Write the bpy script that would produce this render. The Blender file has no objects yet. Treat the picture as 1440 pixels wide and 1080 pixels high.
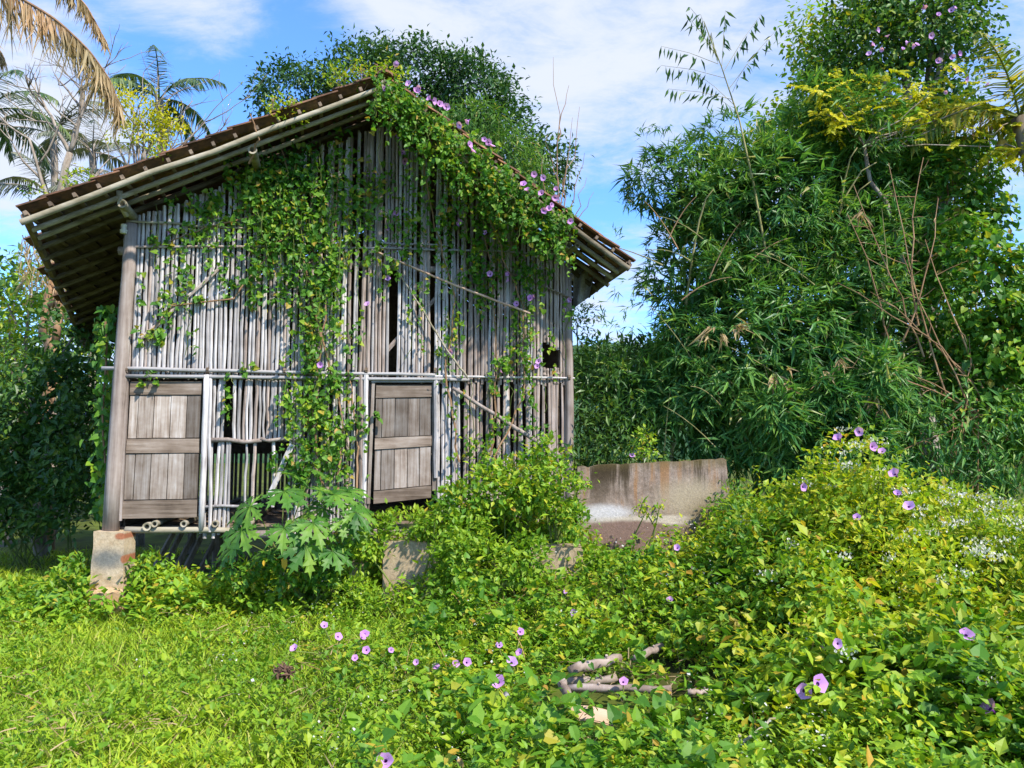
import bpy, math, random
import numpy as np
from mathutils import Vector, Matrix
rng = np.random.default_rng(11)
random.seed(11)
sc = bpy.context.scene
COL = sc.collection
R = math.radians

# ------------------------------------------------------------------ camera
F = 1060.0                      # focal length in pixels of the 1440 wide photograph
PITCH = math.atan(98 / F)
CAM = Vector((0, 0, 1.65))
cam = bpy.data.cameras.new('camera')
cam.sensor_width = 36
cam.lens = 36 * F / 1440
cam.clip_end = 3000
cam.clip_start = 0.05
cam_o = bpy.data.objects.new('camera', cam)
cam_o.location = CAM
cam_o.rotation_euler = (R(90) + PITCH, 0, 0)
COL.objects.link(cam_o)
sc.camera = cam_o

# ------------------------------------------------------------------ light
SUN = Vector((0.50, -0.50, 0.74)).normalized()
elev = math.asin(SUN.z)
world = bpy.data.worlds.new('World')
sc.world = world
world.use_nodes = True
nt = world.node_tree
nt.nodes.clear()


def nn(t, typ, **kw):
    n = t.nodes.new(typ)
    for k, v in kw.items():
        if k == 'inp':
            for a, b in v.items():
                n.inputs[a].default_value = b
        else:
            setattr(n, k, v)
    return n


sky = nn(nt, 'ShaderNodeTexSky', sky_type='NISHITA', sun_disc=False)
sky.sun_elevation = elev
sky.sun_rotation = math.atan2(SUN.x, SUN.y)
sky.air_density = 1.0
sky.dust_density = 0.4
sky.ozone_density = 2.5
tc = nn(nt, 'ShaderNodeTexCoord')
# clouds: noise on a flat layer above
sep = nn(nt, 'ShaderNodeSeparateXYZ')
nt.links.new(tc.outputs['Generated'], sep.inputs[0])
zz = nn(nt, 'ShaderNodeMath', operation='MAXIMUM', inp={1: 0.0})
nt.links.new(sep.outputs[2], zz.inputs[0])
zz2 = nn(nt, 'ShaderNodeMath', operation='ADD', inp={1: 0.16})
nt.links.new(zz.outputs[0], zz2.inputs[0])
dv = nn(nt, 'ShaderNodeVectorMath', operation='DIVIDE')
cmb = nn(nt, 'ShaderNodeCombineXYZ')
for i in range(3):
    nt.links.new(zz2.outputs[0], cmb.inputs[i])
nt.links.new(tc.outputs['Generated'], dv.inputs[0])
nt.links.new(cmb.outputs[0], dv.inputs[1])
n1 = nn(nt, 'ShaderNodeTexNoise', inp={'Scale': 1.15, 'Detail': 9.0, 'Roughness': 0.6, 'Distortion': 0.5})
mp = nn(nt, 'ShaderNodeMapping')
mp.inputs['Location'].default_value = (3.1, 1.7, 0.4)
mp.inputs['Scale'].default_value = (1.0, 1.5, 1.0)
nt.links.new(dv.outputs[0], mp.inputs[0])
nt.links.new(mp.outputs[0], n1.inputs['Vector'])
n2 = nn(nt, 'ShaderNodeTexNoise', inp={'Scale': 5.0, 'Detail': 8.0, 'Roughness': 0.68, 'Distortion': 0.4})
nt.links.new(mp.outputs[0], n2.inputs['Vector'])
mix12 = nn(nt, 'ShaderNodeMath', operation='MULTIPLY_ADD', inp={1: 0.62})
nt.links.new(n2.outputs[0], mix12.inputs[0])
nt.links.new(n1.outputs[0], mix12.inputs[2])
# soft coverage bias: cloudier or clearer parts of the sky
acc = mix12.outputs[0]


def ray(px, py):
    a = (px - 720) / F
    b = (540 - py) / F
    return Vector((a, math.cos(PITCH) - b * math.sin(PITCH), math.sin(PITCH) + b * math.cos(PITCH)))


for (px, py, rad, amt) in [(800, 40, 0.30, 0.13), (310, 100, 0.2, -0.32), (30, 180, 0.17, 0.24), (430, 15, 0.09, -0.10),
                           (860, 290, 0.12, -0.16), (290, 35, 0.10, 0.36), (1000, 150, 0.3, 0.06), (860, 420, 0.12, 0.18), (165, 30, 0.12, 0.1)]:
    d = ray(px, py).normalized()
    vd = nn(nt, 'ShaderNodeVectorMath', operation='DISTANCE')
    vd.inputs[1].default_value = d
    nt.links.new(tc.outputs['Generated'], vd.inputs[0])
    mr = nn(nt, 'ShaderNodeMapRange', interpolation_type='SMOOTHSTEP', inp={1: 0.0, 2: rad, 3: amt, 4: 0.0})
    nt.links.new(vd.outputs['Value'], mr.inputs[0])
    ad = nn(nt, 'ShaderNodeMath', operation='ADD')
    nt.links.new(acc, ad.inputs[0])
    nt.links.new(mr.outputs[0], ad.inputs[1])
    acc = ad.outputs[0]
cr = nn(nt, 'ShaderNodeMapRange', interpolation_type='SMOOTHSTEP', inp={1: 0.64, 2: 1.08, 3: 0.05, 4: 0.97})
nt.links.new(acc, cr.inputs[0])
mixc = nn(nt, 'ShaderNodeMixRGB', inp={'Color2': (2.75, 2.95, 3.4, 1)})
tint = nn(nt, 'ShaderNodeMixRGB', blend_type='MULTIPLY', inp={'Fac': 1.0, 'Color2': (0.50, 0.86, 1.28, 1)})
nt.links.new(sky.outputs[0], tint.inputs['Color1'])
nt.links.new(cr.outputs[0], mixc.inputs['Fac'])
nt.links.new(tint.outputs[0], mixc.inputs['Color1'])
bg = nn(nt, 'ShaderNodeBackground', inp={'Strength': 0.15})
nt.links.new(mixc.outputs[0], bg.inputs[0])
wo = nn(nt, 'ShaderNodeOutputWorld')
nt.links.new(bg.outputs[0], wo.inputs[0])

sun = bpy.data.lights.new('sun', 'SUN')
sun.energy = 3.8
sun.angle = R(1.5)
sun.color = (1.0, 0.93, 0.80)
sun_o = bpy.data.objects.new('sun', sun)
sun_o.rotation_euler = SUN.to_track_quat('Z', 'Y').to_euler()
sun_o.location = (10, -10, 20)
COL.objects.link(sun_o)
sc.view_settings.view_transform = 'Standard'
sc.view_settings.look = 'None'
sc.view_settings.exposure = 1.06
sc.view_settings.gamma = 1.0
sc.render.engine = 'CYCLES'
sc.cycles.max_bounces = 6
sc.cycles.diffuse_bounces = 3
sc.cycles.transmission_bounces = 4


# ------------------------------------------------------------------ pixel to place
def at(px, py, Y):
    d = ray(px, py)
    return CAM + d * (Y / d.y)


def ss(a, b, x):
    t = np.clip((np.asarray(x, float) - a) / (b - a), 0, 1)
    return t * t * (3 - 2 * t)


def zg(x, y):
    x = np.asarray(x, float)
    y = np.asarray(y, float)
    z = 0.50 * ss(-2.2, 2.0, x) * ss(4.6, 7.6, y)
    z = z + 0.42 * np.exp(-((x - 2.9) / 1.2) ** 2 - ((y - 6.3) / 1.2) ** 2)
    z = z + 0.24 * np.exp(-((x + 0.4) / 1.1) ** 2 - ((y - 8.3) / 0.8) ** 2)
    z = z + 0.22 * np.exp(-((x - 2.6) / 1.0) ** 2 - ((y - 4.3) / 0.9) ** 2)
    z = z + 0.03 * np.sin(x * 2.3 + 1.0) * np.sin(y * 1.9) + 0.018 * np.sin(x * 5.1 + y * 3.3)
    z = z + 0.4 * ss(14, 30, y)
    return z


def on_ground(px, py, h=0.0):
    d = ray(px, py)
    t = 2.0
    while t < 60:
        p = CAM + d * t
        if p.z < float(zg(p.x, p.y)) + h:
            return p
        t += 0.02
    return CAM + d * t


# ------------------------------------------------------------------ objects
WM = {}


def obj_name_set(o, label=None, cat=None, group=None, kind=None):
    if label:
        o['label'] = label
    if cat:
        o['category'] = cat
    if group:
        o['group'] = group
    if kind:
        o['kind'] = kind
    return o


def root(name, label, cat, loc, rotz=0.0, group=None):
    o = bpy.data.objects.new(name, None)
    o.empty_display_size = 0.2
    COL.objects.link(o)
    o.location = loc
    o.rotation_euler = (0, 0, rotz)
    WM[o] = Matrix.Translation(Vector(loc)) @ Matrix.Rotation(rotz, 4, 'Z')
    return obj_name_set(o, label, cat, group)


def mk_mesh(name, V, faces, mats, mi=None, smooth=False):
    """V (n,3); faces: list of int arrays (m,k); mi: list of material indices per face array"""
    V = np.asarray(V, np.float32)
    me = bpy.data.meshes.new(name)
    me.vertices.add(len(V))
    me.vertices.foreach_set('co', V.ravel())
    faces = [np.asarray(f, np.int32) for f in faces]
    loops = np.concatenate([f.ravel() for f in faces])
    tot = np.concatenate([np.full(len(f), f.shape[1], np.int32) for f in faces])
    start = np.concatenate([[0], np.cumsum(tot)[:-1]]).astype(np.int32)
    me.loops.add(len(loops))
    me.loops.foreach_set('vertex_index', loops)
    me.polygons.add(len(tot))
    me.polygons.foreach_set('loop_start', start)
    me.polygons.foreach_set('loop_total', tot)
    for m in (mats if isinstance(mats, (list, tuple)) else [mats]):
        me.materials.append(m)
    if mi is not None:
        idx = np.concatenate([np.full(len(f), k, np.int32) if np.isscalar(k) else np.asarray(k, np.int32) for f, k in zip(faces, mi)])
        me.polygons.foreach_set('material_index', idx)
    me.polygons.foreach_set('use_smooth', np.full(len(tot), bool(smooth)))
    me.update(calc_edges=True)
    me.validate()
    return me


class MB:
    """collects tubes, boxes, leaves; builds one mesh object"""

    def __init__(self):
        self.V = []
        self.F = {}
        self.n = 0

    def add(self, V, F, mi=0):
        V = np.asarray(V, float)
        for f in F:
            f = np.asarray(f, int)
            if f.ndim == 1:
                f = f[None, :]
            self.F.setdefault((f.shape[1], mi), []).append(f + self.n)
        self.V.append(V)
        self.n += len(V)
        return self

    def tube(self, pts, rad, seg=6, mi=0, cap=True, hollow=0.0):
        pts = np.asarray(pts, float)
        m = len(pts)
        rad = np.broadcast_to(np.asarray(rad, float), (m,))
        T = np.gradient(pts, axis=0)
        T /= np.linalg.norm(T, axis=1)[:, None] + 1e-9
        ref = np.array([0, 0, 1.0]) if abs(T[:, 2]).mean() < 0.8 else np.array([1.0, 0, 0])
        A = np.cross(T, ref)
        A /= np.linalg.norm(A, axis=1)[:, None] + 1e-9
        B = np.cross(T, A)
        ang = np.linspace(0, 2 * math.pi, seg, endpoint=False)
        V = (pts[:, None, :] + rad[:, None, None] * (np.cos(ang)[None, :, None] * A[:, None, :] + np.sin(ang)[None, :, None] * B[:, None, :])).reshape(-1, 3)
        i, j = np.meshgrid(np.arange(m - 1), np.arange(seg), indexing='ij')
        i, j = i.ravel(), j.ravel()
        k = (j + 1) % seg
        Q = np.stack([i * seg + j, i * seg + k, (i + 1) * seg + k, (i + 1) * seg + j], 1)
        self.add(V, [Q], mi)
        if cap:
            b = self.n - len(V)
            for e, s in ((0, 1), (m - 1, -1)):
                if hollow > 0:
                    c = pts[e]
                    ring = V[e * seg:(e + 1) * seg]
                    inner = c + (ring - c) * hollow
                    deep = inner + (T[e] * 0.15 if e == 0 else -T[e] * 0.15)
                    VV = np.vstack([ring, inner, deep])
                    q = np.arange(seg)
                    k2 = (q + 1) % seg
                    self.add(VV, [np.stack([q, k2, k2 + seg, q + seg], 1), np.stack([q + seg, k2 + seg, k2 + 2 * seg, q + 2 * seg], 1), [np.arange(2 * seg, 3 * seg)]], mi)
                else:
                    f = np.arange(seg) + e * seg
                    f = f[::-1] if s > 0 else f
                    self.F.setdefault((seg, mi), []).append(f[None, :] + b)
        return self

    def box(self, c, size, mi=0, M=None, bev=0.0):
        x, y, z = np.asarray(size) / 2
        if bev > 0:
            b = bev
            V = []
            for zz_, q in ((-z, b), (-z + b, 0), (z - b, 0), (z, b)):
                X, Y = x - q, y - q
                V += [(-X + b, -Y, zz_), (X - b, -Y, zz_), (X, -Y + b, zz_), (X, Y - b, zz_), (X - b, Y, zz_), (-X + b, Y, zz_), (-X, Y - b, zz_), (-X, -Y + b, zz_)]
            V = np.array(V)
            Fq = []
            for l in range(3):
                for j in range(8):
                    Fq.append((l * 8 + j, l * 8 + (j + 1) % 8, (l + 1) * 8 + (j + 1) % 8, (l + 1) * 8 + j))
            fs = [np.array(Fq), np.array([list(range(7, -1, -1)), list(range(24, 32))])]
        else:
            V = np.array([(sx * x, sy * y, sz * z) for sz in (-1, 1) for sy in (-1, 1) for sx in (-1, 1)])
            fs = [np.array([(0, 2, 3, 1), (4, 5, 7, 6), (0, 1, 5, 4), (2, 6, 7, 3), (0, 4, 6, 2), (1, 3, 7, 5)])]
        if M is not None:
            V = V @ np.array(M.to_3x3()).T
        V = V + np.asarray(c, float)
        return self.add(V, fs, mi)

    def mesh(self, name, mats, smooth=False, inv=None, warp=0.0):
        V = np.vstack(self.V)
        if inv is not None:
            m = np.array(inv)
            V = V @ m[:3, :3].T + m[:3, 3]
        if warp:
            V = V + rng.normal(0, warp, V.shape)
        fa, mi = [], []
        for (k, m_), l in self.F.items():
            fa.append(np.concatenate(l))
            mi.append(m_)
        return mk_mesh(name, V, fa, mats, mi, smooth)

    def build(self, name, mats, parent=None, smooth=False, local=False, warp=0.0, label=None, kind=None):
        inv = None
        if parent is not None and not local:
            inv = WM[parent].inverted()
        me = self.mesh(name, mats, smooth, inv, warp)
        return link(name, me, parent, label=label, kind=kind)


def link(name, me, parent=None, basis=None, label=None, kind=None):
    o = bpy.data.objects.new(name, me)
    COL.objects.link(o)
    if parent is not None:
        o.parent = parent
        WM[o] = WM[parent]
    else:
        WM[o] = Matrix.Identity(4)
    if basis is not None:
        o.matrix_basis = basis
    return obj_name_set(o, label, None, None, kind)


# ------------------------------------------------------------------ leaves
TPL = {
    'leaf': (np.array([(0, 0, 0), (.5, .42, .07), (0, .5, -.02), (-.5, .42, .07), (0, 1, -.1)]), [np.array([(0, 1, 4, 2), (0, 2, 4, 3)])]),
    'oval': (np.array([(0, 0, 0), (.42, .25, .06), (.42, .65, .05), (0, 1, -.08), (-.42, .65, .05), (-.42, .25, .06), (0, .5, -.02)]),
             [np.array([(0, 1, 2, 6), (6, 2, 3, 4), (0, 6, 4, 5)])]),
    'bamboo': (np.array([(0, 0, 0), (.5, .3, .03), (0, .5, -.06), (-.5, .3, .03), (0, 1, -.18)]), [np.array([(0, 1, 4, 2), (0, 2, 4, 3)])]),
    'heart': (np.array([(0, 0, 0), (.36, -.14, .06), (.52, .2, .1), (.3, .62, .03), (0, 1, -.12), (-.3, .62, .03), (-.52, .2, .1), (-.36, -.14, .06), (0, .42, -.03)]),
              [np.array([(0, 1, 2, 8), (8, 2, 3, 4), (0, 8, 6, 7), (8, 4, 5, 6)])]),
    'blade': (np.array([(-.5, 0, 0), (.5, 0, 0), (.42, .5, -.04), (-.42, .5, -.04), (0, 1, -.25)]), [np.array([(0, 1, 2, 3)]), np.array([(3, 2, 4)])]),
}


def norm(v):
    return v / (np.linalg.norm(v, axis=-1, keepdims=True) + 1e-9)


def frames(A, N):
    A = norm(np.asarray(A, float))
    S = norm(np.cross(A, N))
    N2 = np.cross(S, A)
    return A, S, N2


def add_leaves(mb, P, A, N, L, Wd, tpl='leaf', mi=0):
    V, Fs = TPL[tpl]
    n = len(P)
    if n == 0:
        return
    A, S, N2 = frames(A, N)
    L = np.broadcast_to(L, (n,))
    Wd = np.broadcast_to(Wd, (n,))
    VV = P[:, None, :] + S[:, None, :] * (V[None, :, 0:1] * Wd[:, None, None]) + A[:, None, :] * (V[None, :, 1:2] * L[:, None, None]) + N2[:, None, :] * (V[None, :, 2:3] * L[:, None, None])
    off = (np.arange(n) * len(V))[:, None, None]
    mb.add(VV.reshape(-1, 3), [(f[None] + off).reshape(-1, f.shape[1]) for f in Fs], mi)


LEAFME = {}


def leaf_objects(name, parent, P, A, N, L, Wd, tpl, mat):
    key = (tpl, mat.name)
    if key not in LEAFME:
        LEAFME[key] = mk_mesh(name, TPL[tpl][0], TPL[tpl][1], mat)
    me = LEAFME[key]
    A, S, N2 = frames(A, N)
    inv = WM[parent].inverted()
    for i in range(len(P)):
        M = Matrix(((S[i][0] * Wd[i], A[i][0] * L[i], N2[i][0] * L[i], P[i][0]),
                    (S[i][1] * Wd[i], A[i][1] * L[i], N2[i][1] * L[i], P[i][1]),
                    (S[i][2] * Wd[i], A[i][2] * L[i], N2[i][2] * L[i], P[i][2]), (0, 0, 0, 1)))
        link(name, me, parent, inv @ M)


def rnd_unit(n):
    return norm(rng.normal(size=(n, 3)))


def blob(px, py, rx, ry, Y, dr):
    return (np.array(at(px, py, Y)), np.array((rx * Y / F, dr, ry * Y / F)))


def crown_pts(blobs, nclust, nleaf, cr, shell=0.7, cull=-0.6):
    w = np.array([(b[1][0] * b[1][2] + b[1][0] * b[1][1] + b[1][1] * b[1][2]) for b in blobs])
    which = rng.choice(len(blobs), nclust, p=w / w.sum())
    C = np.array([b[0] for b in blobs])[which]
    Rr = np.array([b[1] for b in blobs])[which]
    d = rnd_unit(nclust)
    f = shell + (1.08 - shell) * rng.random(nclust) ** 0.7
    cc = C + d * Rr * f[:, None]
    out = norm(d / Rr)
    tocam = norm(np.array(CAM) - cc)
    keep = (out * tocam).sum(1) > cull
    cc, out = cc[keep], out[keep]
    m = len(cc)
    k = rng.integers(int(nleaf * 0.6), int(nleaf * 1.4) + 1, m)
    idx = np.repeat(np.arange(m), k)
    P = cc[idx] + rng.normal(size=(len(idx), 3)) * cr * np.array([1, 1, .7])
    return P, out[idx], cc, out


def foliage(mb, blobs, nclust, nleaf, cr, L, ratio, tpl='leaf', droop=0.3, shell=0.7, cull=-0.6, mi=0, up=0.8):
    P, O, cc, oc = crown_pts(blobs, nclust, nleaf, cr, shell, cull)
    n = len(P)
    A = norm(O * 0.7 + rnd_unit(n) * 0.9 + np.array([0, 0, -droop]))
    N = norm(O * 0.5 + rnd_unit(n) * 0.6 + np.array([0, 0, up]))
    l = L * rng.uniform(0.6, 1.25, n)
    add_leaves(mb, P, A, N, l, l * ratio, tpl, mi)
    return cc


# ------------------------------------------------------------------ materials
def new_mat(name):
    m = bpy.data.materials.new(name)
    m.use_nodes = True
    t = m.node_tree
    t.nodes.clear()
    return m, t


def ramp(t, fac, cols, pos=None):
    r = t.nodes.new('ShaderNodeValToRGB')
    e = r.color_ramp.elements
    while len(e) < len(cols):
        e.new(0.5)
    for i, c in enumerate(cols):
        e[i].position = pos[i] if pos else i / (len(cols) - 1)
        e[i].color = (*c, 1)
    t.links.new(fac, r.inputs[0])
    return r.outputs[0]


def leaf_mat(name, cols, trans=0.35, rough=0.5, pos=None, patch=0.5, pscale=0.9, tboost=1.3):
    m, t = new_mat(name)
    g = nn(t, 'ShaderNodeNewGeometry')
    oi = nn(t, 'ShaderNodeObjectInfo')
    a = nn(t, 'ShaderNodeMath', operation='ADD')
    t.links.new(g.outputs['Random Per Island'], a.inputs[0])
    t.links.new(oi.outputs['Random'], a.inputs[1])
    fr = nn(t, 'ShaderNodeMath', operation='FRACT')
    t.links.new(a.outputs[0], fr.inputs[0])
    c = ramp(t, fr.outputs[0], cols, pos)
    nz = nn(t, 'ShaderNodeTexNoise', inp={'Scale': pscale, 'Detail': 3.0})
    t.links.new(g.outputs['Position'], nz.inputs['Vector'])
    mr = nn(t, 'ShaderNodeMapRange', inp={1: 0.3, 2: 0.7, 3: 1 - patch * 0.6, 4: 1 + patch * 0.6})
    t.links.new(nz.outputs[0], mr.inputs[0])
    hs = nn(t, 'ShaderNodeHueSaturation')
    t.links.new(c, hs.inputs['Color'])
    t.links.new(mr.outputs[0], hs.inputs['Value'])
    mr2 = nn(t, 'ShaderNodeMapRange', inp={1: 0.3, 2: 0.7, 3: 0.52, 4: 0.485})
    t.links.new(nz.outputs[0], mr2.inputs[0])
    t.links.new(mr2.outputs[0], hs.inputs['Hue'])
    b = nn(t, 'ShaderNodeBsdfPrincipled', inp={'Roughness': rough, 'Specular IOR Level': 0.35})
    t.links.new(hs.outputs[0], b.inputs['Base Color'])
    tr = nn(t, 'ShaderNodeBsdfTranslucent')
    tm = nn(t, 'ShaderNodeMixRGB', blend_type='MULTIPLY', inp={'Fac': 1.0, 'Color2': (tboost * 1.1, tboost * 1.1, tboost * 0.5, 1)})
    t.links.new(hs.outputs[0], tm.inputs['Color1'])
    t.links.new(tm.outputs[0], tr.inputs[0])
    mx = nn(t, 'ShaderNodeMixShader', inp={0: trans})
    t.links.new(b.outputs[0], mx.inputs[1])
    t.links.new(tr.outputs[0], mx.inputs[2])
    o = nn(t, 'ShaderNodeOutputMaterial')
    t.links.new(mx.outputs[0], o.inputs[0])
    return m


def wood_mat(name, cols, scale=(30, 30, 2), rough=0.85, var=0.35, bump=0.4, space='Object', blotch=3.0):
    m, t = new_mat(name)
    tcn = nn(t, 'ShaderNodeTexCoord')
    oi = nn(t, 'ShaderNodeObjectInfo')
    mpn = nn(t, 'ShaderNodeMapping')
    mpn.inputs['Scale'].default_value = scale
    t.links.new(tcn.outputs[space], mpn.inputs[0])
    vo = nn(t, 'ShaderNodeVectorMath', operation='SCALE', inp={'Scale': 37.0})
    cx = nn(t, 'ShaderNodeCombineXYZ')
    for i in range(3):
        t.links.new(oi.outputs['Random'], cx.inputs[i])
    t.links.new(cx.outputs[0], vo.inputs[0])
    t.links.new(vo.outputs[0], mpn.inputs['Location'])
    nz = nn(t, 'ShaderNodeTexNoise', inp={'Scale': 1.0, 'Detail': 6.0, 'Roughness': 0.62})
    t.links.new(mpn.outputs[0], nz.inputs['Vector'])
    nb = nn(t, 'ShaderNodeTexNoise', inp={'Scale': blotch, 'Detail': 4.0, 'Roughness': 0.6})
    t.links.new(tcn.outputs[space], nb.inputs['Vector'])
    sm = nn(t, 'ShaderNodeMath', operation='MULTIPLY_ADD', inp={1: 0.55})
    t.links.new(nz.outputs[0], sm.inputs[0])
    s2 = nn(t, 'ShaderNodeMath', operation='MULTIPLY', inp={1: 0.45})
    t.links.new(nb.outputs[0], s2.inputs[0])
    t.links.new(s2.outputs[0], sm.inputs[2])
    n = len(cols)
    c = ramp(t, sm.outputs[0], cols, [0.33 + 0.34 * i / (n - 1) for i in range(n)])
    hs = nn(t, 'ShaderNodeHueSaturation')
    mr = nn(t, 'ShaderNodeMapRange', inp={1: 0.0, 2: 1.0, 3: 1 - var, 4: 1 + var})
    t.links.new(oi.outputs['Random'], mr.inputs[0])
    t.links.new(c, hs.inputs['Color'])
    t.links.new(mr.outputs[0], hs.inputs['Value'])
    b = nn(t, 'ShaderNodeBsdfPrincipled', inp={'Roughness': rough, 'Specular IOR Level': 0.2})
    t.links.new(hs.outputs[0], b.inputs['Base Color'])
    bp = nn(t, 'ShaderNodeBump', inp={'Strength': bump, 'Distance': 0.01})
    t.links.new(nz.outputs[0], bp.inputs['Height'])
    t.links.new(bp.outputs[0], b.inputs['Normal'])
    o = nn(t, 'ShaderNodeOutputMaterial')
    t.links.new(b.outputs[0], o.inputs[0])
    return m


M_lime = leaf_mat('leaf_lime', [(.11, .23, .014), (.16, .30, .016), (.21, .34, .018), (.29, .39, .022), (.13, .25, .02)], 0.38, pscale=0.8, patch=0.45)
M_grass = leaf_mat('leaf_grass', [(.17, .29, .014), (.27, .40, .02), (.37, .45, .03), (.48, .44, .14)], 0.35, pos=[0, .5, .88, 1], patch=0.4)
M_herb = leaf_mat('leaf_herb', [(.085, .21, .018), (.16, .31, .02), (.25, .38, .022), (.38, .40, .025), (.40, .25, .03)], 0.36, pos=[0, .35, .7, .95, 1])
M_weed = leaf_mat('leaf_weed', [(.11, .22, .014), (.22, .34, .016), (.34, .42, .02), (.48, .46, .03), (.42, .24, .03)], 0.42, pos=[0, .3, .65, .95, 1])
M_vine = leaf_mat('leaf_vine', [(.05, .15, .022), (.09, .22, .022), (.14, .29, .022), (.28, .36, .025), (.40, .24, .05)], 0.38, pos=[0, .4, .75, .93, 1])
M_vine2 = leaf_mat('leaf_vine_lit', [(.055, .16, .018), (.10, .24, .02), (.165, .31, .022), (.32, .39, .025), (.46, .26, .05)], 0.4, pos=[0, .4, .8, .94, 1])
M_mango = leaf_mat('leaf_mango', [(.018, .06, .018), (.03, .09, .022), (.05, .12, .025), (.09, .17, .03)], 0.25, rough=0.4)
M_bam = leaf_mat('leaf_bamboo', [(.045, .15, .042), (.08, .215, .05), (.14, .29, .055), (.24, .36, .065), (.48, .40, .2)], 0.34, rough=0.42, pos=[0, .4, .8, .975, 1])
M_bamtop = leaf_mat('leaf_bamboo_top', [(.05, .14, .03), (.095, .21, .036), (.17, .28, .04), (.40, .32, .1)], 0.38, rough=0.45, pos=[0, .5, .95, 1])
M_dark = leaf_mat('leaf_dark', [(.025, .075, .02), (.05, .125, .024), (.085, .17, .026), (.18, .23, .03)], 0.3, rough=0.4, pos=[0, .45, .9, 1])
M_mix = leaf_mat('leaf_canopy', [(.03, .09, .022), (.06, .15, .026), (.10, .21, .028), (.24, .29, .03), (.38, .34, .03)], 0.33, pos=[0, .4, .75, .95, 1])
M_yel = leaf_mat('leaf_yellow', [(.38, .40, .016), (.52, .49, .018), (.60, .50, .02), (.26, .34, .02)], 0.42)
M_papaya = leaf_mat('leaf_papaya', [(.04, .12, .018), (.065, .175, .024), (.10, .23, .028), (.15, .27, .03)], 0.35, rough=0.5, patch=0.5, pscale=5.0)
M_palm = leaf_mat('leaf_palm', [(.025, .065, .028), (.05, .10, .03), (.09, .14, .05), (.16, .19, .07)], 0.22, rough=0.35)
M_palmg = leaf_mat('leaf_palm_grey', [(.09, .11, .08), (.14, .16, .11), (.2, .2, .15)], 0.22, rough=0.45)
M_palmy = leaf_mat('leaf_palm_yellowing', [(.08, .15, .03), (.16, .23, .04), (.30, .30, .05), (.5, .36, .07)], 0.35, rough=0.4)
M_dead = leaf_mat('leaf_dead', [(.30, .20, .10), (.42, .30, .17), (.5, .37, .22), (.22, .13, .06)], 0.35, rough=0.8)
M_dry = leaf_mat('leaf_dry', [(.30, .17, .08), (.45, .27, .13), (.5, .36, .18)], 0.2, rough=0.8)
M_white = leaf_mat('flower_white', [(.55, .55, .50), (.68, .66, .62), (.5, .48, .50)], 0.3, rough=0.7, patch=0.1)
M_petal = leaf_mat('petal', [(.58, .27, .72), (.66, .36, .78), (.62, .30, .68)], 0.35, rough=0.6, patch=0.1, tboost=1.1)
M_throat = leaf_mat('petal_throat', [(.14, .03, .24), (.18, .04, .28)], 0.2, rough=0.7, patch=0.1)
M_orange = leaf_mat('leaf_orange', [(.55, .30, .02), (.6, .38, .03)], 0.3)
M_slat = wood_mat('slat_wood', [(.15, .125, .115), (.32, .295, .29), (.45, .42, .42), (.56, .53, .535)], (45, 45, 2.2), var=0.30)
M_slatb = wood_mat('slat_brown', [(.12, .09, .075), (.26, .20, .17), (.37, .305, .275), (.46, .40, .38)], (45, 45, 2.2), var=0.3)
M_post = wood_mat('post_wood', [(.10, .075, .062), (.21, .165, .142), (.29, .24, .213), (.37, .32, .30)], (30, 30, 1.6), var=0.1)
M_door = wood_mat('door_wood', [(.11, .08, .062), (.21, .165, .135), (.30, .255, .225), (.40, .365, .345)], (38, 38, 1.8), var=0.5, blotch=4.0)
M_rail = wood_mat('rail_wood', [(.07, .05, .036), (.155, .115, .088), (.23, .18, .145), (.32, .27, .235)], (2.0, 38, 38), var=0.15)
M_grey = wood_mat('grey_pole', [(.13, .12, .115), (.25, .235, .23), (.33, .315, .32), (.40, .39, .40)], (2.0, 30, 30), var=0.12)
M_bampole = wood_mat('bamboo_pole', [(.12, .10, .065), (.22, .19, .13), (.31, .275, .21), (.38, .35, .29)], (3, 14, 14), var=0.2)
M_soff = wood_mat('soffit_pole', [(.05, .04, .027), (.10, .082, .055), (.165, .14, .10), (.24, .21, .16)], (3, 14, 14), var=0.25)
M_batten = wood_mat('batten', [(.08, .055, .04), (.17, .125, .09), (.26, .2, .15)], (20, 3, 20), var=0.3)
M_tile = wood_mat('clay_tile', [(.045, .035, .03), (.12, .07, .05), (.23, .115, .07), (.38, .18, .09)], (9, 9, 9), var=0.4, rough=0.9)
M_bark = wood_mat('bark', [(.09, .07, .055), (.19, .155, .125), (.30, .255, .215), (.36, .32, .28)], (14, 14, 3), var=0.15, bump=0.8)
M_culm = wood_mat('culm', [(.10, .11, .04), (.19, .18, .07), (.30, .27, .12), (.36, .31, .17)], (8, 8, 1.2), var=0.2)
M_brownstem = wood_mat('dry_stem', [(.16, .09, .05), (.28, .165, .09), (.38, .25, .15)], (8, 8, 1.2), var=0.2)
M_stem = wood_mat('green_stem', [(.07, .10, .03), (.13, .17, .04), (.2, .2, .07)], (8, 8, 2), var=0.2)
M_log = wood_mat('log_bark', [(.09, .065, .05), (.22, .165, .135), (.36, .29, .255), (.46, .40, .38)], (6, 6, 6), var=0.15, bump=0.8, blotch=8)
M_strip = wood_mat('pale_wood', [(.40, .24, .15), (.50, .33, .23), (.58, .42, .32)], (3, 14, 14), var=0.05)
M_soil = wood_mat('soil_clod', [(.06, .035, .025), (.13, .075, .05), (.2, .12, .085)], (30, 30, 30), var=0.1, bump=1.0)
M_coco = wood_mat('coconut_husk', [(.25, .16, .04), (.4, .28, .06), (.45, .36, .1)], (5, 5, 5), var=0.2)


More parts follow.
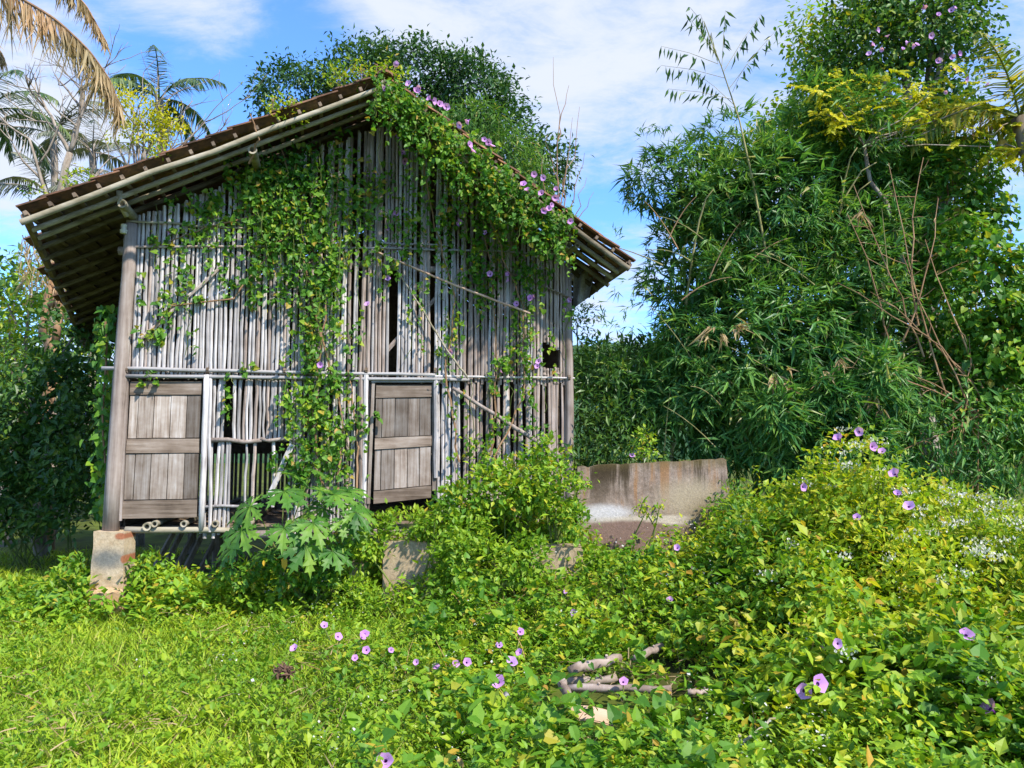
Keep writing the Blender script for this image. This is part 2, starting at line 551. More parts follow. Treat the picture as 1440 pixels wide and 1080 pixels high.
def concrete_mat(name, base, streak, kind):
    m, t = new_mat(name)
    tcn = nn(t, 'ShaderNodeTexCoord')
    sp = nn(t, 'ShaderNodeSeparateXYZ')
    t.links.new(tcn.outputs['Object'], sp.inputs[0])
    nz = nn(t, 'ShaderNodeTexNoise', inp={'Scale': 9.0, 'Detail': 8.0, 'Roughness': 0.7})
    t.links.new(tcn.outputs['Object'], nz.inputs['Vector'])
    c = ramp(t, nz.outputs[0], base, [0.3, 0.5, 0.7])
    fine = nn(t, 'ShaderNodeTexNoise', inp={'Scale': 42.0, 'Detail': 8.0, 'Roughness': 0.8})
    t.links.new(tcn.outputs['Object'], fine.inputs['Vector'])

    def over(c, fac, col):
        mx = nn(t, 'ShaderNodeMixRGB', inp={'Color2': (*col, 1)})
        t.links.new(fac, mx.inputs[0])
        t.links.new(c, mx.inputs[1])
        return mx.outputs[0]

    def mapr(src, a, b, lo=0.0, hi=1.0):
        mr = nn(t, 'ShaderNodeMapRange', interpolation_type='SMOOTHSTEP', inp={1: a, 2: b, 3: lo, 4: hi})
        t.links.new(src, mr.inputs[0])
        return mr.outputs[0]

    def mul(a, b):
        q = nn(t, 'ShaderNodeMath', operation='MULTIPLY')
        t.links.new(a, q.inputs[0])
        t.links.new(b, q.inputs[1])
        return q.outputs[0]

    def blobf(x, z, rx, rz, soft=0.5, noise=0.25):
        mpn = nn(t, 'ShaderNodeMapping', vector_type='TEXTURE')
        mpn.inputs['Location'].default_value = (x, 0, z)
        mpn.inputs['Scale'].default_value = (rx, 1e3, rz)
        t.links.new(tcn.outputs['Object'], mpn.inputs[0])
        ln = nn(t, 'ShaderNodeVectorMath', operation='LENGTH')
        t.links.new(mpn.outputs[0], ln.inputs[0])
        q = nn(t, 'ShaderNodeMath', operation='MULTIPLY_ADD', inp={1: noise * 2})
        t.links.new(nz.outputs[0], q.inputs[0])
        t.links.new(ln.outputs['Value'], q.inputs[2])
        return mapr(q.outputs[0], 1 - soft + noise, 1 + soft + noise, 1, 0)

    if kind == 'wall':
        st = nn(t, 'ShaderNodeMapping')
        st.inputs['Scale'].default_value = (6.5, 6.5, 0.55)
        t.links.new(tcn.outputs['Object'], st.inputs[0])
        sn = nn(t, 'ShaderNodeTexNoise', inp={'Scale': 1.0, 'Detail': 5.0, 'Roughness': 0.6})
        t.links.new(st.outputs[0], sn.inputs['Vector'])
        top = mapr(sp.outputs[2], 0.15, 0.75)
        c = over(c, mul(mapr(sn.outputs[0], 0.46, 0.56, 0, 1.0), top), streak)
        c = over(c, mul(mapr(sn.outputs[0], 0.38, 0.47, 0.7, 0.0), mapr(sp.outputs[2], 0.0, 0.5)), (.26, .13, .05))
        c = over(c, blobf(0.28, 0.27, 0.30, 0.09, 0.45), (.47, .45, .46))
        c = over(c, blobf(1.25, 0.42, 0.34, 0.2, 0.6), (.33, .27, .19))
        c = over(c, blobf(1.0, 0.19, 0.75, 0.05, 0.4), (.46, .40, .33))
        c = over(c, blobf(0.55, 0.0, 0.62, 0.19, 0.12, 0.12), (.19, .125, .105))
        c = over(c, blobf(1.5, 0.1, 0.3, 0.28, 0.6), (.13, .095, .045))
        c = over(c, mapr(sp.outputs[2], 0.70, 0.86, 0, .6), (.11, .085, .03))
    elif kind == 'pier':
        c = over(c, blobf(0.0, 0.5, 0.19, 0.10, 0.7, .6), (.17, .165, .15))
        c = over(c, mapr(sp.outputs[2], 0.32, 0.05, 0, .75), (.42, .23, .10))
        c = over(c, blobf(0.13, 0.74, 0.06, 0.035, 0.3), (.34, .13, .07))
        c = over(c, blobf(0.17, 0.5, 0.03, 0.04, 0.3), (.30, .12, .06))
    else:
        c = over(c, mapr(nz.outputs[0], 0.52, 0.62, 0, .5), streak)
    c2 = nn(t, 'ShaderNodeMixRGB', blend_type='OVERLAY', inp={0: 0.8})
    t.links.new(c, c2.inputs[1])
    t.links.new(fine.outputs[0], c2.inputs[2])
    b = nn(t, 'ShaderNodeBsdfPrincipled', inp={'Roughness': 0.92, 'Specular IOR Level': 0.15})
    t.links.new(c2.outputs[0], b.inputs['Base Color'])
    bp = nn(t, 'ShaderNodeBump', inp={'Strength': 0.6, 'Distance': 0.012})
    t.links.new(fine.outputs[0], bp.inputs['Height'])
    t.links.new(bp.outputs[0], b.inputs['Normal'])
    o = nn(t, 'ShaderNodeOutputMaterial')
    t.links.new(b.outputs[0], o.inputs[0])
    return m


M_wall = concrete_mat('old_concrete', [(.15, .11, .085), (.25, .19, .155), (.35, .28, .235)], (.045, .032, .018), 'wall')
M_pier = concrete_mat('pier_concrete', [(.34, .24, .14), (.45, .345, .23), (.50, .41, .30)], (.2, .15, .1), 'pier')
M_block = concrete_mat('block_concrete', [(.26, .19, .12), (.38, .29, .19), (.46, .37, .26)], (.13, .095, .045), 'block')

# ================================================================== the setting
m, t = new_mat('ground')
g = nn(t, 'ShaderNodeNewGeometry')
nz = nn(t, 'ShaderNodeTexNoise', inp={'Scale': 1.4, 'Detail': 8.0, 'Roughness': 0.65})
t.links.new(g.outputs['Position'], nz.inputs['Vector'])
c = ramp(t, nz.outputs[0], [(.04, .03, .015), (.06, .075, .015), (.10, .13, .02), (.17, .15, .05)], [0.3, 0.45, 0.6, 0.75])
b = nn(t, 'ShaderNodeBsdfPrincipled', inp={'Roughness': 1.0, 'Specular IOR Level': 0.1})
t.links.new(c, b.inputs['Base Color'])
o = nn(t, 'ShaderNodeOutputMaterial')
t.links.new(b.outputs[0], o.inputs[0])
M_ground = m
gx = np.concatenate([[-900, -400, -150, -60, -30], np.arange(-16, 16.01, 0.25), [30, 60, 150, 400, 900]])
gy = np.concatenate([[-60, -20, -5, -2], np.arange(0, 18.01, 0.25), [20, 23, 27, 32, 45, 70, 120, 250, 500, 1200]])
X, Yg = np.meshgrid(gx, gy, indexing='ij')
V = np.stack([X.ravel(), Yg.ravel(), zg(X, Yg).ravel()], 1)
ni, nj = X.shape
i, j = np.meshgrid(np.arange(ni - 1), np.arange(nj - 1), indexing='ij')
i, j = i.ravel(), j.ravel()
gme = mk_mesh('ground', V, [np.stack([i * nj + j, (i + 1) * nj + j, (i + 1) * nj + j + 1, i * nj + j + 1], 1)], M_ground, smooth=True)
link('ground', gme, kind='structure')

# far wooded hills
m, t = new_mat('hill_woods')
g = nn(t, 'ShaderNodeNewGeometry')
nz = nn(t, 'ShaderNodeTexNoise', inp={'Scale': 0.35, 'Detail': 8.0, 'Roughness': 0.75})
t.links.new(g.outputs['Position'], nz.inputs['Vector'])
c = ramp(t, nz.outputs[0], [(.02, .05, .025), (.04, .085, .04), (.07, .12, .05)], [0.35, 0.5, 0.65])
b = nn(t, 'ShaderNodeBsdfPrincipled', inp={'Roughness': 1.0, 'Specular IOR Level': 0.05})
t.links.new(c, b.inputs['Base Color'])
o = nn(t, 'ShaderNodeOutputMaterial')
t.links.new(b.outputs[0], o.inputs[0])
hx = np.linspace(-160, 200, 241)
hy = np.linspace(0, 1, 12)
V = []
for x in hx:
    top = 17.5 + 3 * math.sin(x * 0.03 + 0.7) + 1.2 * math.sin(x * 0.11)
    for q in hy:
        z = top * math.sin(q * math.pi / 2)
        V.append((x + rng.normal(0, .5), 95 + 45 * q + rng.normal(0, .7), z + (rng.normal(0, .55) if q > 0 else -1)))
nj = len(hy)
i, j = np.meshgrid(np.arange(len(hx) - 1), np.arange(nj - 1), indexing='ij')
i, j = i.ravel(), j.ravel()
link('hills', mk_mesh('hills', np.array(V), [np.stack([i * nj + j, (i + 1) * nj + j, (i + 1) * nj + j + 1, i * nj + j + 1], 1)], m), kind='structure')

# ================================================================== the house
ALPHA = R(12.8)
O = Vector((-4.36, 8.25, 0.0))
HM = Matrix.Translation(O) @ Matrix.Rotation(ALPHA, 4, 'Z')
HI = HM.inverted()
house = root('timber_house', 'old raised house of weathered bamboo and timber slats with two doors and sagging tile roof', 'house', O, ALPHA)


def hl(px, py, off=0.0):
    """place on a plane parallel to the front wall, off metres in front of it, in house coordinates"""
    c0 = HI @ CAM
    d = HI.to_3x3() @ ray(px, py)
    s = (-off - c0.y) / d.y
    return c0 + d * s


def hw(px, py, off=0.0):
    return HM @ hl(px, py, off)


W = hl(804, 520).x
OVER = 0.70
# line of the front rake pole
A0, A1 = hl(48, 306, OVER), hl(522, 130, OVER)
B1 = hl(884, 378, OVER)
SL = (A1.z - A0.z) / (A1.x - A0.x)
RS = hl(541, 128, OVER).x
RZ = A0.z + SL * (RS - A0.x)
SRr = (RZ - B1.z) / (B1.x - RS)


def zrake(s):
    return RZ - SL * (RS - s) if s < RS else RZ - SRr * (s - RS)


zb = hl(300, 520).z              # main horizontal beam
zf = 0.80                        # lower ends of the wall slats
DEPTH = 4.6


def on_beam(px, py=520):
    return hl(px, py).x


def pole(name, p0, p1, r, mat, seg=8, parent=house, sag=0.0, hollow=0.0, n=5, wob=0.012, taper=0.85):
    p0, p1 = np.array(p0, float), np.array(p1, float)
    tt = np.linspace(0, 1, n)
    pts = p0[None] + (p1 - p0)[None] * tt[:, None]
    pts[1:-1] += rng.normal(0, wob, (n - 2, 3))
    pts[:, 2] -= sag * np.sin(tt * math.pi)
    mb = MB().tube(pts, r * (1 - (1 - taper) * tt), seg, hollow=hollow)
    return mb.build(name, mat, parent, smooth=seg > 6, local=True)


# posts
pole('corner_post', (0.03, -0.02, 0.82), (0.09, -0.02, zrake(0.05) - 0.16), 0.085, M_post, 10, n=7, wob=0.006, taper=0.8)
pole('corner_post', (W - 0.03, 0.0, 0.3), (W - 0.05, 0.0, zrake(W) - 0.12), 0.06, M_post, 10, n=7, wob=0.006)
for sx in (0.05, W - 0.05):
    pole('corner_post', (sx, DEPTH, 0.0), (sx, DEPTH, zrake(sx) - 0.15), 0.07, M_post, 8)
pole('wall_post', (on_beam(518) + 0.0, 0.06, 0.5), (on_beam(518), 0.06, zrake(on_beam(518)) - 0.15), 0.05, M_post, 8)
pole('tie_beam', (-0.05, 0.07, zb + 1.33), (W + 0.05, 0.07, zb + 1.30), 0.05, M_post, 8)

# upper and lower wall slats, one by one
d1 = (on_beam(179), on_beam(287))
d2 = (on_beam(524, 600), on_beam(609, 600))
zd1, zd2 = hl(230, 536).z, hl(567, 541).z
zrail = hl(350, 618).z
gaps_up = [(on_beam(549), on_beam(557))]
hole = (on_beam(763), on_beam(786), hl(770, 518).z, hl(770, 480).z)
s = 0.13
while s < W - 0.10:
    sw = rng.uniform(0.0135, 0.0205)
    mat = M_slat if rng.random() < 0.72 else M_slatb
    if s > on_beam(640) and rng.random() < 0.45:
        mat = M_slatb
    lean = rng.normal(0, 0.006)
    top = zrake(s) - 0.10 - rng.uniform(0, .06)
    bot = zb - 0.06 - rng.uniform(0, 0.05)
    if rng.random() > 0.012:
        y0 = rng.normal(0, 0.008)
        segs = [(bot, top)]
        if any(a < s < b2 for a, b2 in gaps_up):
            segs = [(hl(553, 374).z, top)]
        if hole[0] < s < hole[1]:
            cut = hole[3] - (s - hole[0]) * 0.55
            segs = [(cut, top), (bot, hole[2])]
        for (z0, z1) in segs:
            n = 9
            zs = np.linspace(z0, z1, n) + rng.uniform(-.05, .05) * np.r_[0, np.ones(n - 2), 0]
            xs = s + lean * (zs - z0) + rng.normal(0, 0.0032, n)
            pts = np.stack([xs, y0 + rng.normal(0, 0.004, n), zs], 1)
            MB().tube(pts, sw * rng.uniform(0.92, 1.05, n) * np.where(np.arange(n) % 3 == 1, 1.16, 1.0), 6).build('wall_slat', mat, house, local=True)
    # lower
    low = zf + rng.uniform(-0.08, 0.12)
    parts = []
    mid = rng.normal(0, 0.01)
    if d1[0] - 0.03 < s < d1[1] + 0.02:
        parts = [(zd1 + 0.03, bot - 0.005)]
    elif d2[0] - 0.04 < s < d2[1] + 0.03:
        parts = [(zd2 + 0.045, bot - 0.005)]
    elif s < on_beam(408, 620):
        pxs = 290 + (s - d1[1]) / (on_beam(408, 620) - d1[1]) * 118
        if not 322 < pxs < 331:
            parts.append((zrail - 0.02, bot))
        if pxs < 330 or 348 < pxs < 352 or 358 < pxs < 363 or 366 < pxs < 369 or 385 < pxs < 392:
            parts.append((zf - 0.05 + rng.uniform(-.05, .05) if pxs < 330 else hl(350, 712).z - rng.uniform(0, .05), zrail - 0.025))
    else:
        parts = [(low - 0.1 if s < d2[0] else 0.55 + rng.uniform(-.1, .1), bot)]
    for (z0, z1) in parts:
        if z1 - z0 < 0.02:
            continue
        n = 5
        zs = np.linspace(z0, z1, n)
        pts = np.stack([s + mid * (zs - z0) + rng.normal(0, 0.005, n), 0.01 + rng.normal(0, 0.005, n), zs], 1)
        MB().tube(pts, sw * rng.uniform(0.9, 1.12, n), 6).build('wall_slat', mat, house, local=True)
    s += sw * 2 + rng.uniform(0.005, 0.0125)

# horizontal poles and battens
pole('beam_pole', hl(143, 518, 0.05), hl(612, 527, 0.05), 0.022, M_grey, 8, n=9, wob=0.005)
pole('beam_pole', hl(176, 529, 0.055), hl(660, 534, 0.055), 0.022, M_grey, 8, n=9, wob=0.005)
pole('beam_pole', hl(600, 529, 0.04), hl(808, 532, 0.04), 0.014, M_slat, 6, n=7, wob=0.006)
pole('batten_pole', hl(178, 311, 0.04), hl(345, 321, 0.04), 0.014, M_bampole, 6, n=6)
pole('batten_pole', hl(190, 347, 0.04), hl(420, 344, 0.04), 0.013, M_slatb, 6, n=6)
pole('batten_pole', hl(430, 347, 0.04), hl(800, 357, 0.04), 0.013, M_slat, 6, n=8)
pole('batten_pole', hl(535, 341, 0.045), hl(640, 346, 0.045), 0.013, M_slat, 6, n=5)
pole('brace_lath', hl(196, 478, 0.045), hl(312, 374, 0.045), 0.022, M_slatb, 6)
pole('brace_lath', hl(540, 498, -0.05), hl(612, 420, -0.05), 0.03, M_slatb, 6)
pole('brace_lath', hl(400, 380, -0.05), hl(470, 460, -0.05), 0.03, M_slatb, 6)
pole('brace_lath', hl(716, 383, 0.04), hl(800, 418, 0.05), 0.014, M_batten, 6)
pole('cross_rail', hl(296, 619, 0.03), hl(368, 619, 0.03), 0.026, M_post, 8, n=4)
pole('cross_rail', hl(366, 617, 0.035), hl(412, 617, 0.035), 0.022, M_post, 8, n=4)
pole('cross_rail', hl(284, 713, 0.04), hl(362, 709, 0.04), 0.018, M_slat, 8, n=4)
pole('brace_lath', hl(411, 625, 0.06), hl(378, 698, 0.06), 0.036, M_slat, 6, n=4, wob=0.003)
pole('door_jamb', hl(291, 527, 0.045), hl(283, 745, 0.045), 0.036, M_slat, 8, n=6, wob=0.005)
pole('door_jamb', hl(296, 527, 0.045), hl(295, 748, 0.045), 0.022, M_slat, 6, n=6, wob=0.005)
pole('door_jamb', hl(515, 527, 0.045), hl(512, 700, 0.045), 0.030, M_slat, 6, n=6, wob=0.005)
pole('door_jamb', hl(507, 527, 0.045), hl(508, 696, 0.045), 0.026, M_slatb, 6, n=6, wob=0.005)
pole('door_jamb', hl(613, 534, 0.045), hl(613, 672, 0.045), 0.03, M_slat, 6, n=6, wob=0.005)


for px in (178, 292, 400, 515, 612, 700, 800):
    c_ = hl(px, 521 if px < 620 else 531, 0.05)
    mb = MB()
    for q in range(4):
        mb.tube([(c_.x - .012 + q * .008, c_.y + .03 * math.cos(a), c_.z + .034 * math.sin(a)) for a in np.linspace(0, 6.28, 11)], .004, 4, cap=False)
    mb.build('lashing', M_batten, house, local=True, kind='stuff')
c_ = hl(174, 322, 0.10)
MB().tube([(c_.x, c_.y, c_.z - .05), (c_.x, c_.y, c_.z - .01), (c_.x, c_.y, c_.z), (c_.x, c_.y, c_.z + .05)], [.035, .04, .026, .034], 10).build('insulator', M_white, house, local=True)


def quadbox(mb, c4, th, y=0.0):
    """a board in the wall plane from four (s,z) corners (bl, br, tr, tl), th thick in front of y"""
    V = [(c[0], y, c[1]) for c in c4] + [(c[0], y - th, c[1]) for c in c4]
    mb.add(np.array(V), [np.array([(4, 5, 6, 7), (3, 2, 1, 0), (0, 1, 5, 4), (1, 2, 6, 5), (2, 3, 7, 6), (3, 0, 4, 7)])])


def make_door(cor, nplank, splits, widths):
    """cor: pixel corners tl,tr,br,bl. splits: fractions down: top rail, upper planks, middle rail, lower planks, bottom rail"""
    tl, tr, br, bl = [hl(*c, 0.0) for c in cor]

    def pt(u, v):
        a = tl.lerp(tr, u)
        b_ = bl.lerp(br, u)
        q = a.lerp(b_, v)
        return (q.x, q.z)
    # recess board behind, so gaps between planks read dark
    mb = MB()
    quadbox(mb, [pt(0, 1), pt(1, 1), pt(1, 0), pt(0, 0)], 0.012, 0.03)
    door = mb.build('door', M_batten, house, local=True)
    f0, f1, f2, f3 = splits
    for (v0, v1, mt) in ((0, f0, 0), (f1, f2, 0), (f3, 1, 0)):
        mb = MB()
        quadbox(mb, [pt(0.0, v1 - .004), pt(1, v1 - .004), pt(1, v0 + .004), pt(0.0, v0 + .004)], 0.034, 0.014)
        r = mb.build('rail', M_rail, door, local=True, warp=0.0015)
    cum = np.concatenate([[0], np.cumsum(widths)]) / sum(widths)
    for (v0, v1) in ((f0, f1), (f2, f3)):
        for k in range(nplank):
            mb = MB()
            a, b_ = cum[k] + 0.006, cum[k + 1] - 0.006
            quadbox(mb, [pt(a, v1 - .003), pt(b_, v1 - .003), pt(b_, v0 + .003), pt(a, v0 + .003)], 0.022 + rng.uniform(-.004, .004), 0.014)
            mb.build('plank', M_door, door, local=True, warp=0.0015)
    return door


make_door([(184, 536), (284, 536), (277, 728), (172, 730)], 5, (0.105, 0.42, 0.53, 0.865), [.7, 1.2, 1.3, 1.25, 1.1])
make_door([(529, 541), (607, 541), (606, 700), (525, 709)], 5, (0.115, 0.45, 0.55, 0.89), [.55, 1.1, 1.1, 1.0, 1.0])
mb = MB()
for (a, b_) in (((179, 533), (169, 732)),):
    p0, p1 = hl(*a), hl(*b_)
    quadbox(mb, [(p1.x - .022, p1.z), (p1.x + .022, p1.z), (p0.x + .022, p0.z), (p0.x - .022, p0.z)], 0.05, 0.012)
mb.build('door_stile', M_post, house, local=True, warp=0.001)
mb = MB()
p0, p1 = hl(610.5, 538), hl(610, 690)
quadbox(mb, [(p1.x - .022, p1.z), (p1.x + .022, p1.z), (p0.x + .022, p0.z), (p0.x - .022, p0.z)], 0.045, 0.012)
mb.build('door_stile', M_door, house, local=True, warp=0.001)
mb = MB()
p0, p1 = hl(525, 538), hl(518, 708)
quadbox(mb, [(p1.x - .018, p1.z), (p1.x + .018, p1.z), (p0.x + .018, p0.z), (p0.x - .018, p0.z)], 0.045, 0.012)
mb.build('door_stile', M_door, house, local=True, warp=0.001)
mb = MB()
p0, p1 = hl(522, 538), hl(616, 538)
quadbox(mb, [(p0.x, p0.z), (p1.x, p1.z), (p1.x, p1.z + .028), (p0.x, p0.z + .028)], 0.055, 0.012)
mb.build('door_lintel', M_grey, house, local=True, warp=0.001)

# floor joists with cut ends, sill pole, floor
for px in (206, 217, 258, 302, 350):
    p = hl(px, 737 if px != 206 else 741, 0.10)
    pole('floor_joist', p, (p.x, DEPTH, p.z), 0.036 if px != 206 else 0.045, M_bampole, 10, n=3, hollow=0.6, wob=0)
for k in range(6):
    pole('floor_joist', (1.9 + k * 0.55, -0.02, zf - 0.02), (1.9 + k * 0.55, DEPTH, zf - 0.02), 0.04, M_bampole, 8, n=3, wob=0)
pole('sill_pole', hl(176, 745, 0.03), hl(330, 746, 0.03), 0.036, M_bampole, 10, n=5, wob=0.004)
pole('sill_pole', (1.3, 0.10, zf - .07), (W, 0.10, zf - .09), 0.05, M_post, 8)
mb = MB()
for k in range(14):
    mb.box((W / 2, 0.25 + k * 0.32, zf + 0.035 + rng.uniform(0, .006)), (W - 0.1, 0.30, 0.025))
mb.build('floor_boards', M_batten, house, local=True, kind='stuff')
# side and rear walls seen only through the gaps
mb = MB()
for sx in (0.03, W - 0.03):
    y = 0.15
    while y < DEPTH:
        mb.tube([(sx, y, zf), (sx + rng.normal(0, .01), y, zrake(sx) - .12)], 0.026, 5)
        y += 0.066 + rng.uniform(0, .012)
s = 0.1
while s < W:
    mb.tube([(s, DEPTH, zf), (s + rng.normal(0, .02), DEPTH, zrake(s) - .12)], 0.026, 5)
    s += 0.062 + rng.uniform(0, .025)
mb.build('rear_wall_slats', M_slatb, house, local=True, kind='stuff')
mb = MB()
g0 = [(0.06, zf + .85), (W - .06, zf + .85), (W - .06, zrake(W - .06) - .12), (RS, RZ - .12), (.06, zrake(.06) - .12)]
GV = [(a, DEPTH - .07, b_) for a, b_ in g0] + [(a, DEPTH - .09, b_) for a, b_ in g0]
mb.add(np.array(GV), [np.array([(5, 6, 7, 8, 9), (4, 3, 2, 1, 0)]), np.array([(k, (k + 1) % 5, (k + 1) % 5 + 5, k + 5) for k in range(5)])])
mb.box((W * .72, DEPTH - .08, zf + 0.42), (W * .5, 0.02, 0.84))
for sx in (0.10, W - 0.10):
    mb.box((sx, DEPTH / 2 + .05, zf + 1.30), (0.02, DEPTH - .35, 2.5))
mb.build('light_block_lining', M_batten, house, local=True, kind='stuff')  # added dark panels, stop sky light showing through the slat gaps
for sx in (0.9, 2.6, W - .3):
    for y in (1.5, 3.6):
        pole('stilt', (sx, y, 0), (sx, y, zf), 0.07, M_post, 8, n=3)
# clutter of old timber below the floor
for k in range(7):
    a = hl(200 + k * 18 + rng.uniform(-6, 6), 790, -0.8 - .1 * k)
    pole('stored_board', (a.x, a.y, 0.05), (a.x + .25, a.y + .4, 0.72), 0.04, M_post, 4, n=3, wob=0)

# ---- roof
roof_back = DEPTH + 0.6
LT = 0.10  # roof batten level above the rafter centre line


def eave_s(y, left=True):
    """the eave swings outwards towards the rear on the left, as the photograph shows"""
    f = (y + OVER) / (roof_back + OVER)
    if left:
        return A0.x - 0.08 - 1.15 * f
    return B1.x + 0.0 + 0.1 * f


# front rake poles, then rafters one behind the other, all parallel to the slope
ys = [-OVER, -OVER + 0.27, -OVER + 0.52] + [0.10 + 0.36 * k for k in range(14)]
for k, y in enumerate(ys):
    for left in (True, False):
        se = eave_s(y, left) + (0.06 if left else -0.05) * rng.uniform(-1, 1)
        p0 = (se, y, zrake(se))
        p1 = (RS + (-0.02 if left else 0.02), y, RZ - 0.0)
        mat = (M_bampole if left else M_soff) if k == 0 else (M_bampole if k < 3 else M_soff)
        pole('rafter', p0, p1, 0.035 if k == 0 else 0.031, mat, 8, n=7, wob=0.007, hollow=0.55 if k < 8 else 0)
# purlins with cut ends below the rafters
for (px, py, off, r) in [(355, 203, 0.62, 0.05), (172, 275, 0.5, 0.048)]:
    p = hl(px, py, off)
    q = p.x
    pole('purlin', (q, -off, zrake(q) - 0.11), (q, roof_back, zrake(q) - 0.12), r, M_bampole, 10, n=4, hollow=0.62)
for (px, off, r) in [(728, 0.66, 0.045), (800, 0.4, 0.045), (812, 0.55, 0.035)]:
    q = hl(px, 330, off).x
    pole('purlin', (q, -off, zrake(q) - 0.10), (q, roof_back, zrake(q) - 0.10), r, M_bampole, 10, n=4, hollow=0.62)
pole('ridge_pole', (RS, -OVER - 0.05, RZ + 0.02), (RS, roof_back, RZ + 0.02), 0.05, M_post, 8, hollow=0.5)
# struts below the purlin at the left corner
pole('strut', hl(168, 268, 0.45), hl(178, 304, 0.30), 0.035, M_bampole, 8, n=3)

# battens and tiles
COURSE = 0.245
nT = 0
tile_pts_u = np.linspace(-1, 1, 5)


def tile_mesh():
    Lx, Wy, th = COURSE + 0.05, 0.205, 0.016
    V = []
    for x in (0, Lx):
        for q in tile_pts_u:
            V.append((x, q * Wy / 2, 0.018 * math.sin(q * 2.4)))
        for q in tile_pts_u:
            V.append((x, q * Wy / 2, 0.018 * math.sin(q * 2.4) - th))
    n = 5
    Fq = []
    for k in range(n - 1):
        Fq.append((k, 2 * n + k, 2 * n + k + 1, k + 1))
        Fq.append((n + k + 1, 3 * n + k + 1, 3 * n + k, n + k))
        Fq.append((k, k + 1, n + k + 1, n + k))
        Fq.append((2 * n + k + 1, 2 * n + k, 3 * n + k, 3 * n + k + 1))
    Fq.append((0, n, 3 * n, 2 * n))
    Fq.append((n - 1, 3 * n - 1, 4 * n - 1, 2 * n - 1))
    return np.array(V), np.array(Fq)


TV, TF = tile_mesh()
tile_me = mk_mesh('roof_tile', TV, [TF], M_tile)
rest = MB()
for left in (True, False):
    sl = SL if left else SRr
    ang = math.atan(sl)
    sgn = -1 if left else 1
    down = Vector((sgn * math.cos(ang), 0, -math.sin(ang)))
    nrm = Vector((sgn * math.sin(ang), 0, math.cos(ang)))
    ax_y = nrm.cross(down)
    smax = abs((A0.x - 0.08 - 1.15 if left else B1.x + 0.1) - RS) / math.cos(ang) + 0.1
    nc = int(smax / COURSE) + 1
    for k in range(nc):
        dd = k * COURSE + 0.02
        base = Vector((RS, 0, RZ)) + down * (dd + COURSE) + nrm * 0.065
        # batten runs only where the roof reaches it
        ystart = -OVER - 0.03
        while ystart < roof_back and abs(eave_s(ystart, left) - RS) < abs(base.x - RS) - 0.05:
            ystart += 0.1
        if ystart < roof_back - 0.2:
            MB().box((base.x, (ystart + roof_back) / 2, base.z), (0.034, roof_back - ystart, 0.045), M=Matrix.Rotation(sgn * ang, 4, 'Y')).build('roof_batten', M_batten, house, local=True)
        y = -OVER - 0.04
        col = 0
        while y < roof_back:
            p = Vector((RS, y + 0.1, RZ)) + down * dd + nrm * (0.125 + rng.uniform(-.006, .006))
            if abs(p.x - RS) + COURSE * math.cos(ang) < abs(eave_s(y, left) - RS) + 0.12:
                jit = rng.normal(0, 0.035)
                tilt = Matrix.Rotation(0.11 * (-1 if False else 1) + rng.normal(0, .02), 4, ax_y if left else ax_y)
                B3 = Matrix((down, ax_y, nrm)).transposed().to_4x4()
                Mx = Matrix.Translation(p + nrm * rng.uniform(0, .012)) @ B3 @ Matrix.Rotation(-0.07 + rng.normal(0, .02), 4, 'Y') @ Matrix.Rotation(jit, 4, 'Z')
                if rng.random() > 0.004 or col < 2:
                    if col < 3 or (abs(p.x - RS) > abs(eave_s(y, left) - RS) - 0.36 and nT < 290):
                        o_ = link('roof_tile', tile_me, house, Mx)
                        nT += 1
                    else:
                        Mn = np.array(Mx)
                        rest.add(TV @ Mn[:3, :3].T + Mn[:3, 3], [TF])
            y += 0.2
            col += 1
lin = MB()
for sx_ in (0.05, W - 0.05):
    q0 = [(sx_, zrake(sx_) + .07), (RS, RZ + .075)]
    V_ = [(a, y_, b_ - t_) for t_ in (0, .008) for y_ in (.15, roof_back - .3) for a, b_ in q0]
    lin.add(np.array(V_), [np.array([(0, 1, 3, 2), (4, 6, 7, 5), (0, 4, 5, 1), (2, 3, 7, 6), (0, 2, 6, 4), (1, 5, 7, 3)])])
e0, e1 = eave_s(-.5) + .06, eave_s(roof_back) + .06
V_ = [(a, y_, zrake(a) + .085 - t_) for t_ in (0, .008) for y_, ee in ((-.5, e0), (roof_back - .1, e1)) for a in (ee, 0.04)]
lin.add(np.array(V_), [np.array([(0, 1, 3, 2), (4, 6, 7, 5), (0, 4, 5, 1), (2, 3, 7, 6), (0, 2, 6, 4), (1, 5, 7, 3)])])
lin.build('roof_light_block', M_batten, house, local=True, kind='stuff')  # added sheets under the tiles, keep sky light out and the eave dark
for left in (True, False):
    e0, e1 = eave_s(-OVER, left), eave_s(roof_back, left)
    pole('eave_board', (e0, -OVER, zrake(e0) + .05), (e1, roof_back, zrake(e1) + .05), 0.045, M_batten, 6, n=9, wob=.004, taper=1)
rest.build('tile_field', M_tile, house, local=True, kind='stuff')
# ridge caps
for k in range(17):
    ym = -OVER - 0.05 + k * 0.36
    mb = MB()
    pts = []
    aa = np.linspace(-1.2, 1.2, 7)
    V = [(RS + 0.11 * math.sin(a), ym + e, RZ + 0.115 + 0.09 * math.cos(a) - 0.02 + dz) for e, dz in ((0, 0.0), (0.4, 0.02)) for a in aa]
    V += [(RS + 0.09 * math.sin(a), ym + e, RZ + 0.115 + 0.07 * math.cos(a) - 0.02 + dz) for e, dz in ((0, 0.0), (0.4, 0.02)) for a in aa]
    Q = []
    for q in range(6):
        Q += [(q, q + 1, 8 + q, 7 + q), (14 + q + 1, 14 + q, 21 + q, 22 + q), (q + 1, q, 14 + q, 15 + q)]
    mb.add(np.array(V), [np.array(Q)])
    mb.build('ridge_tile', M_tile, house, local=True)
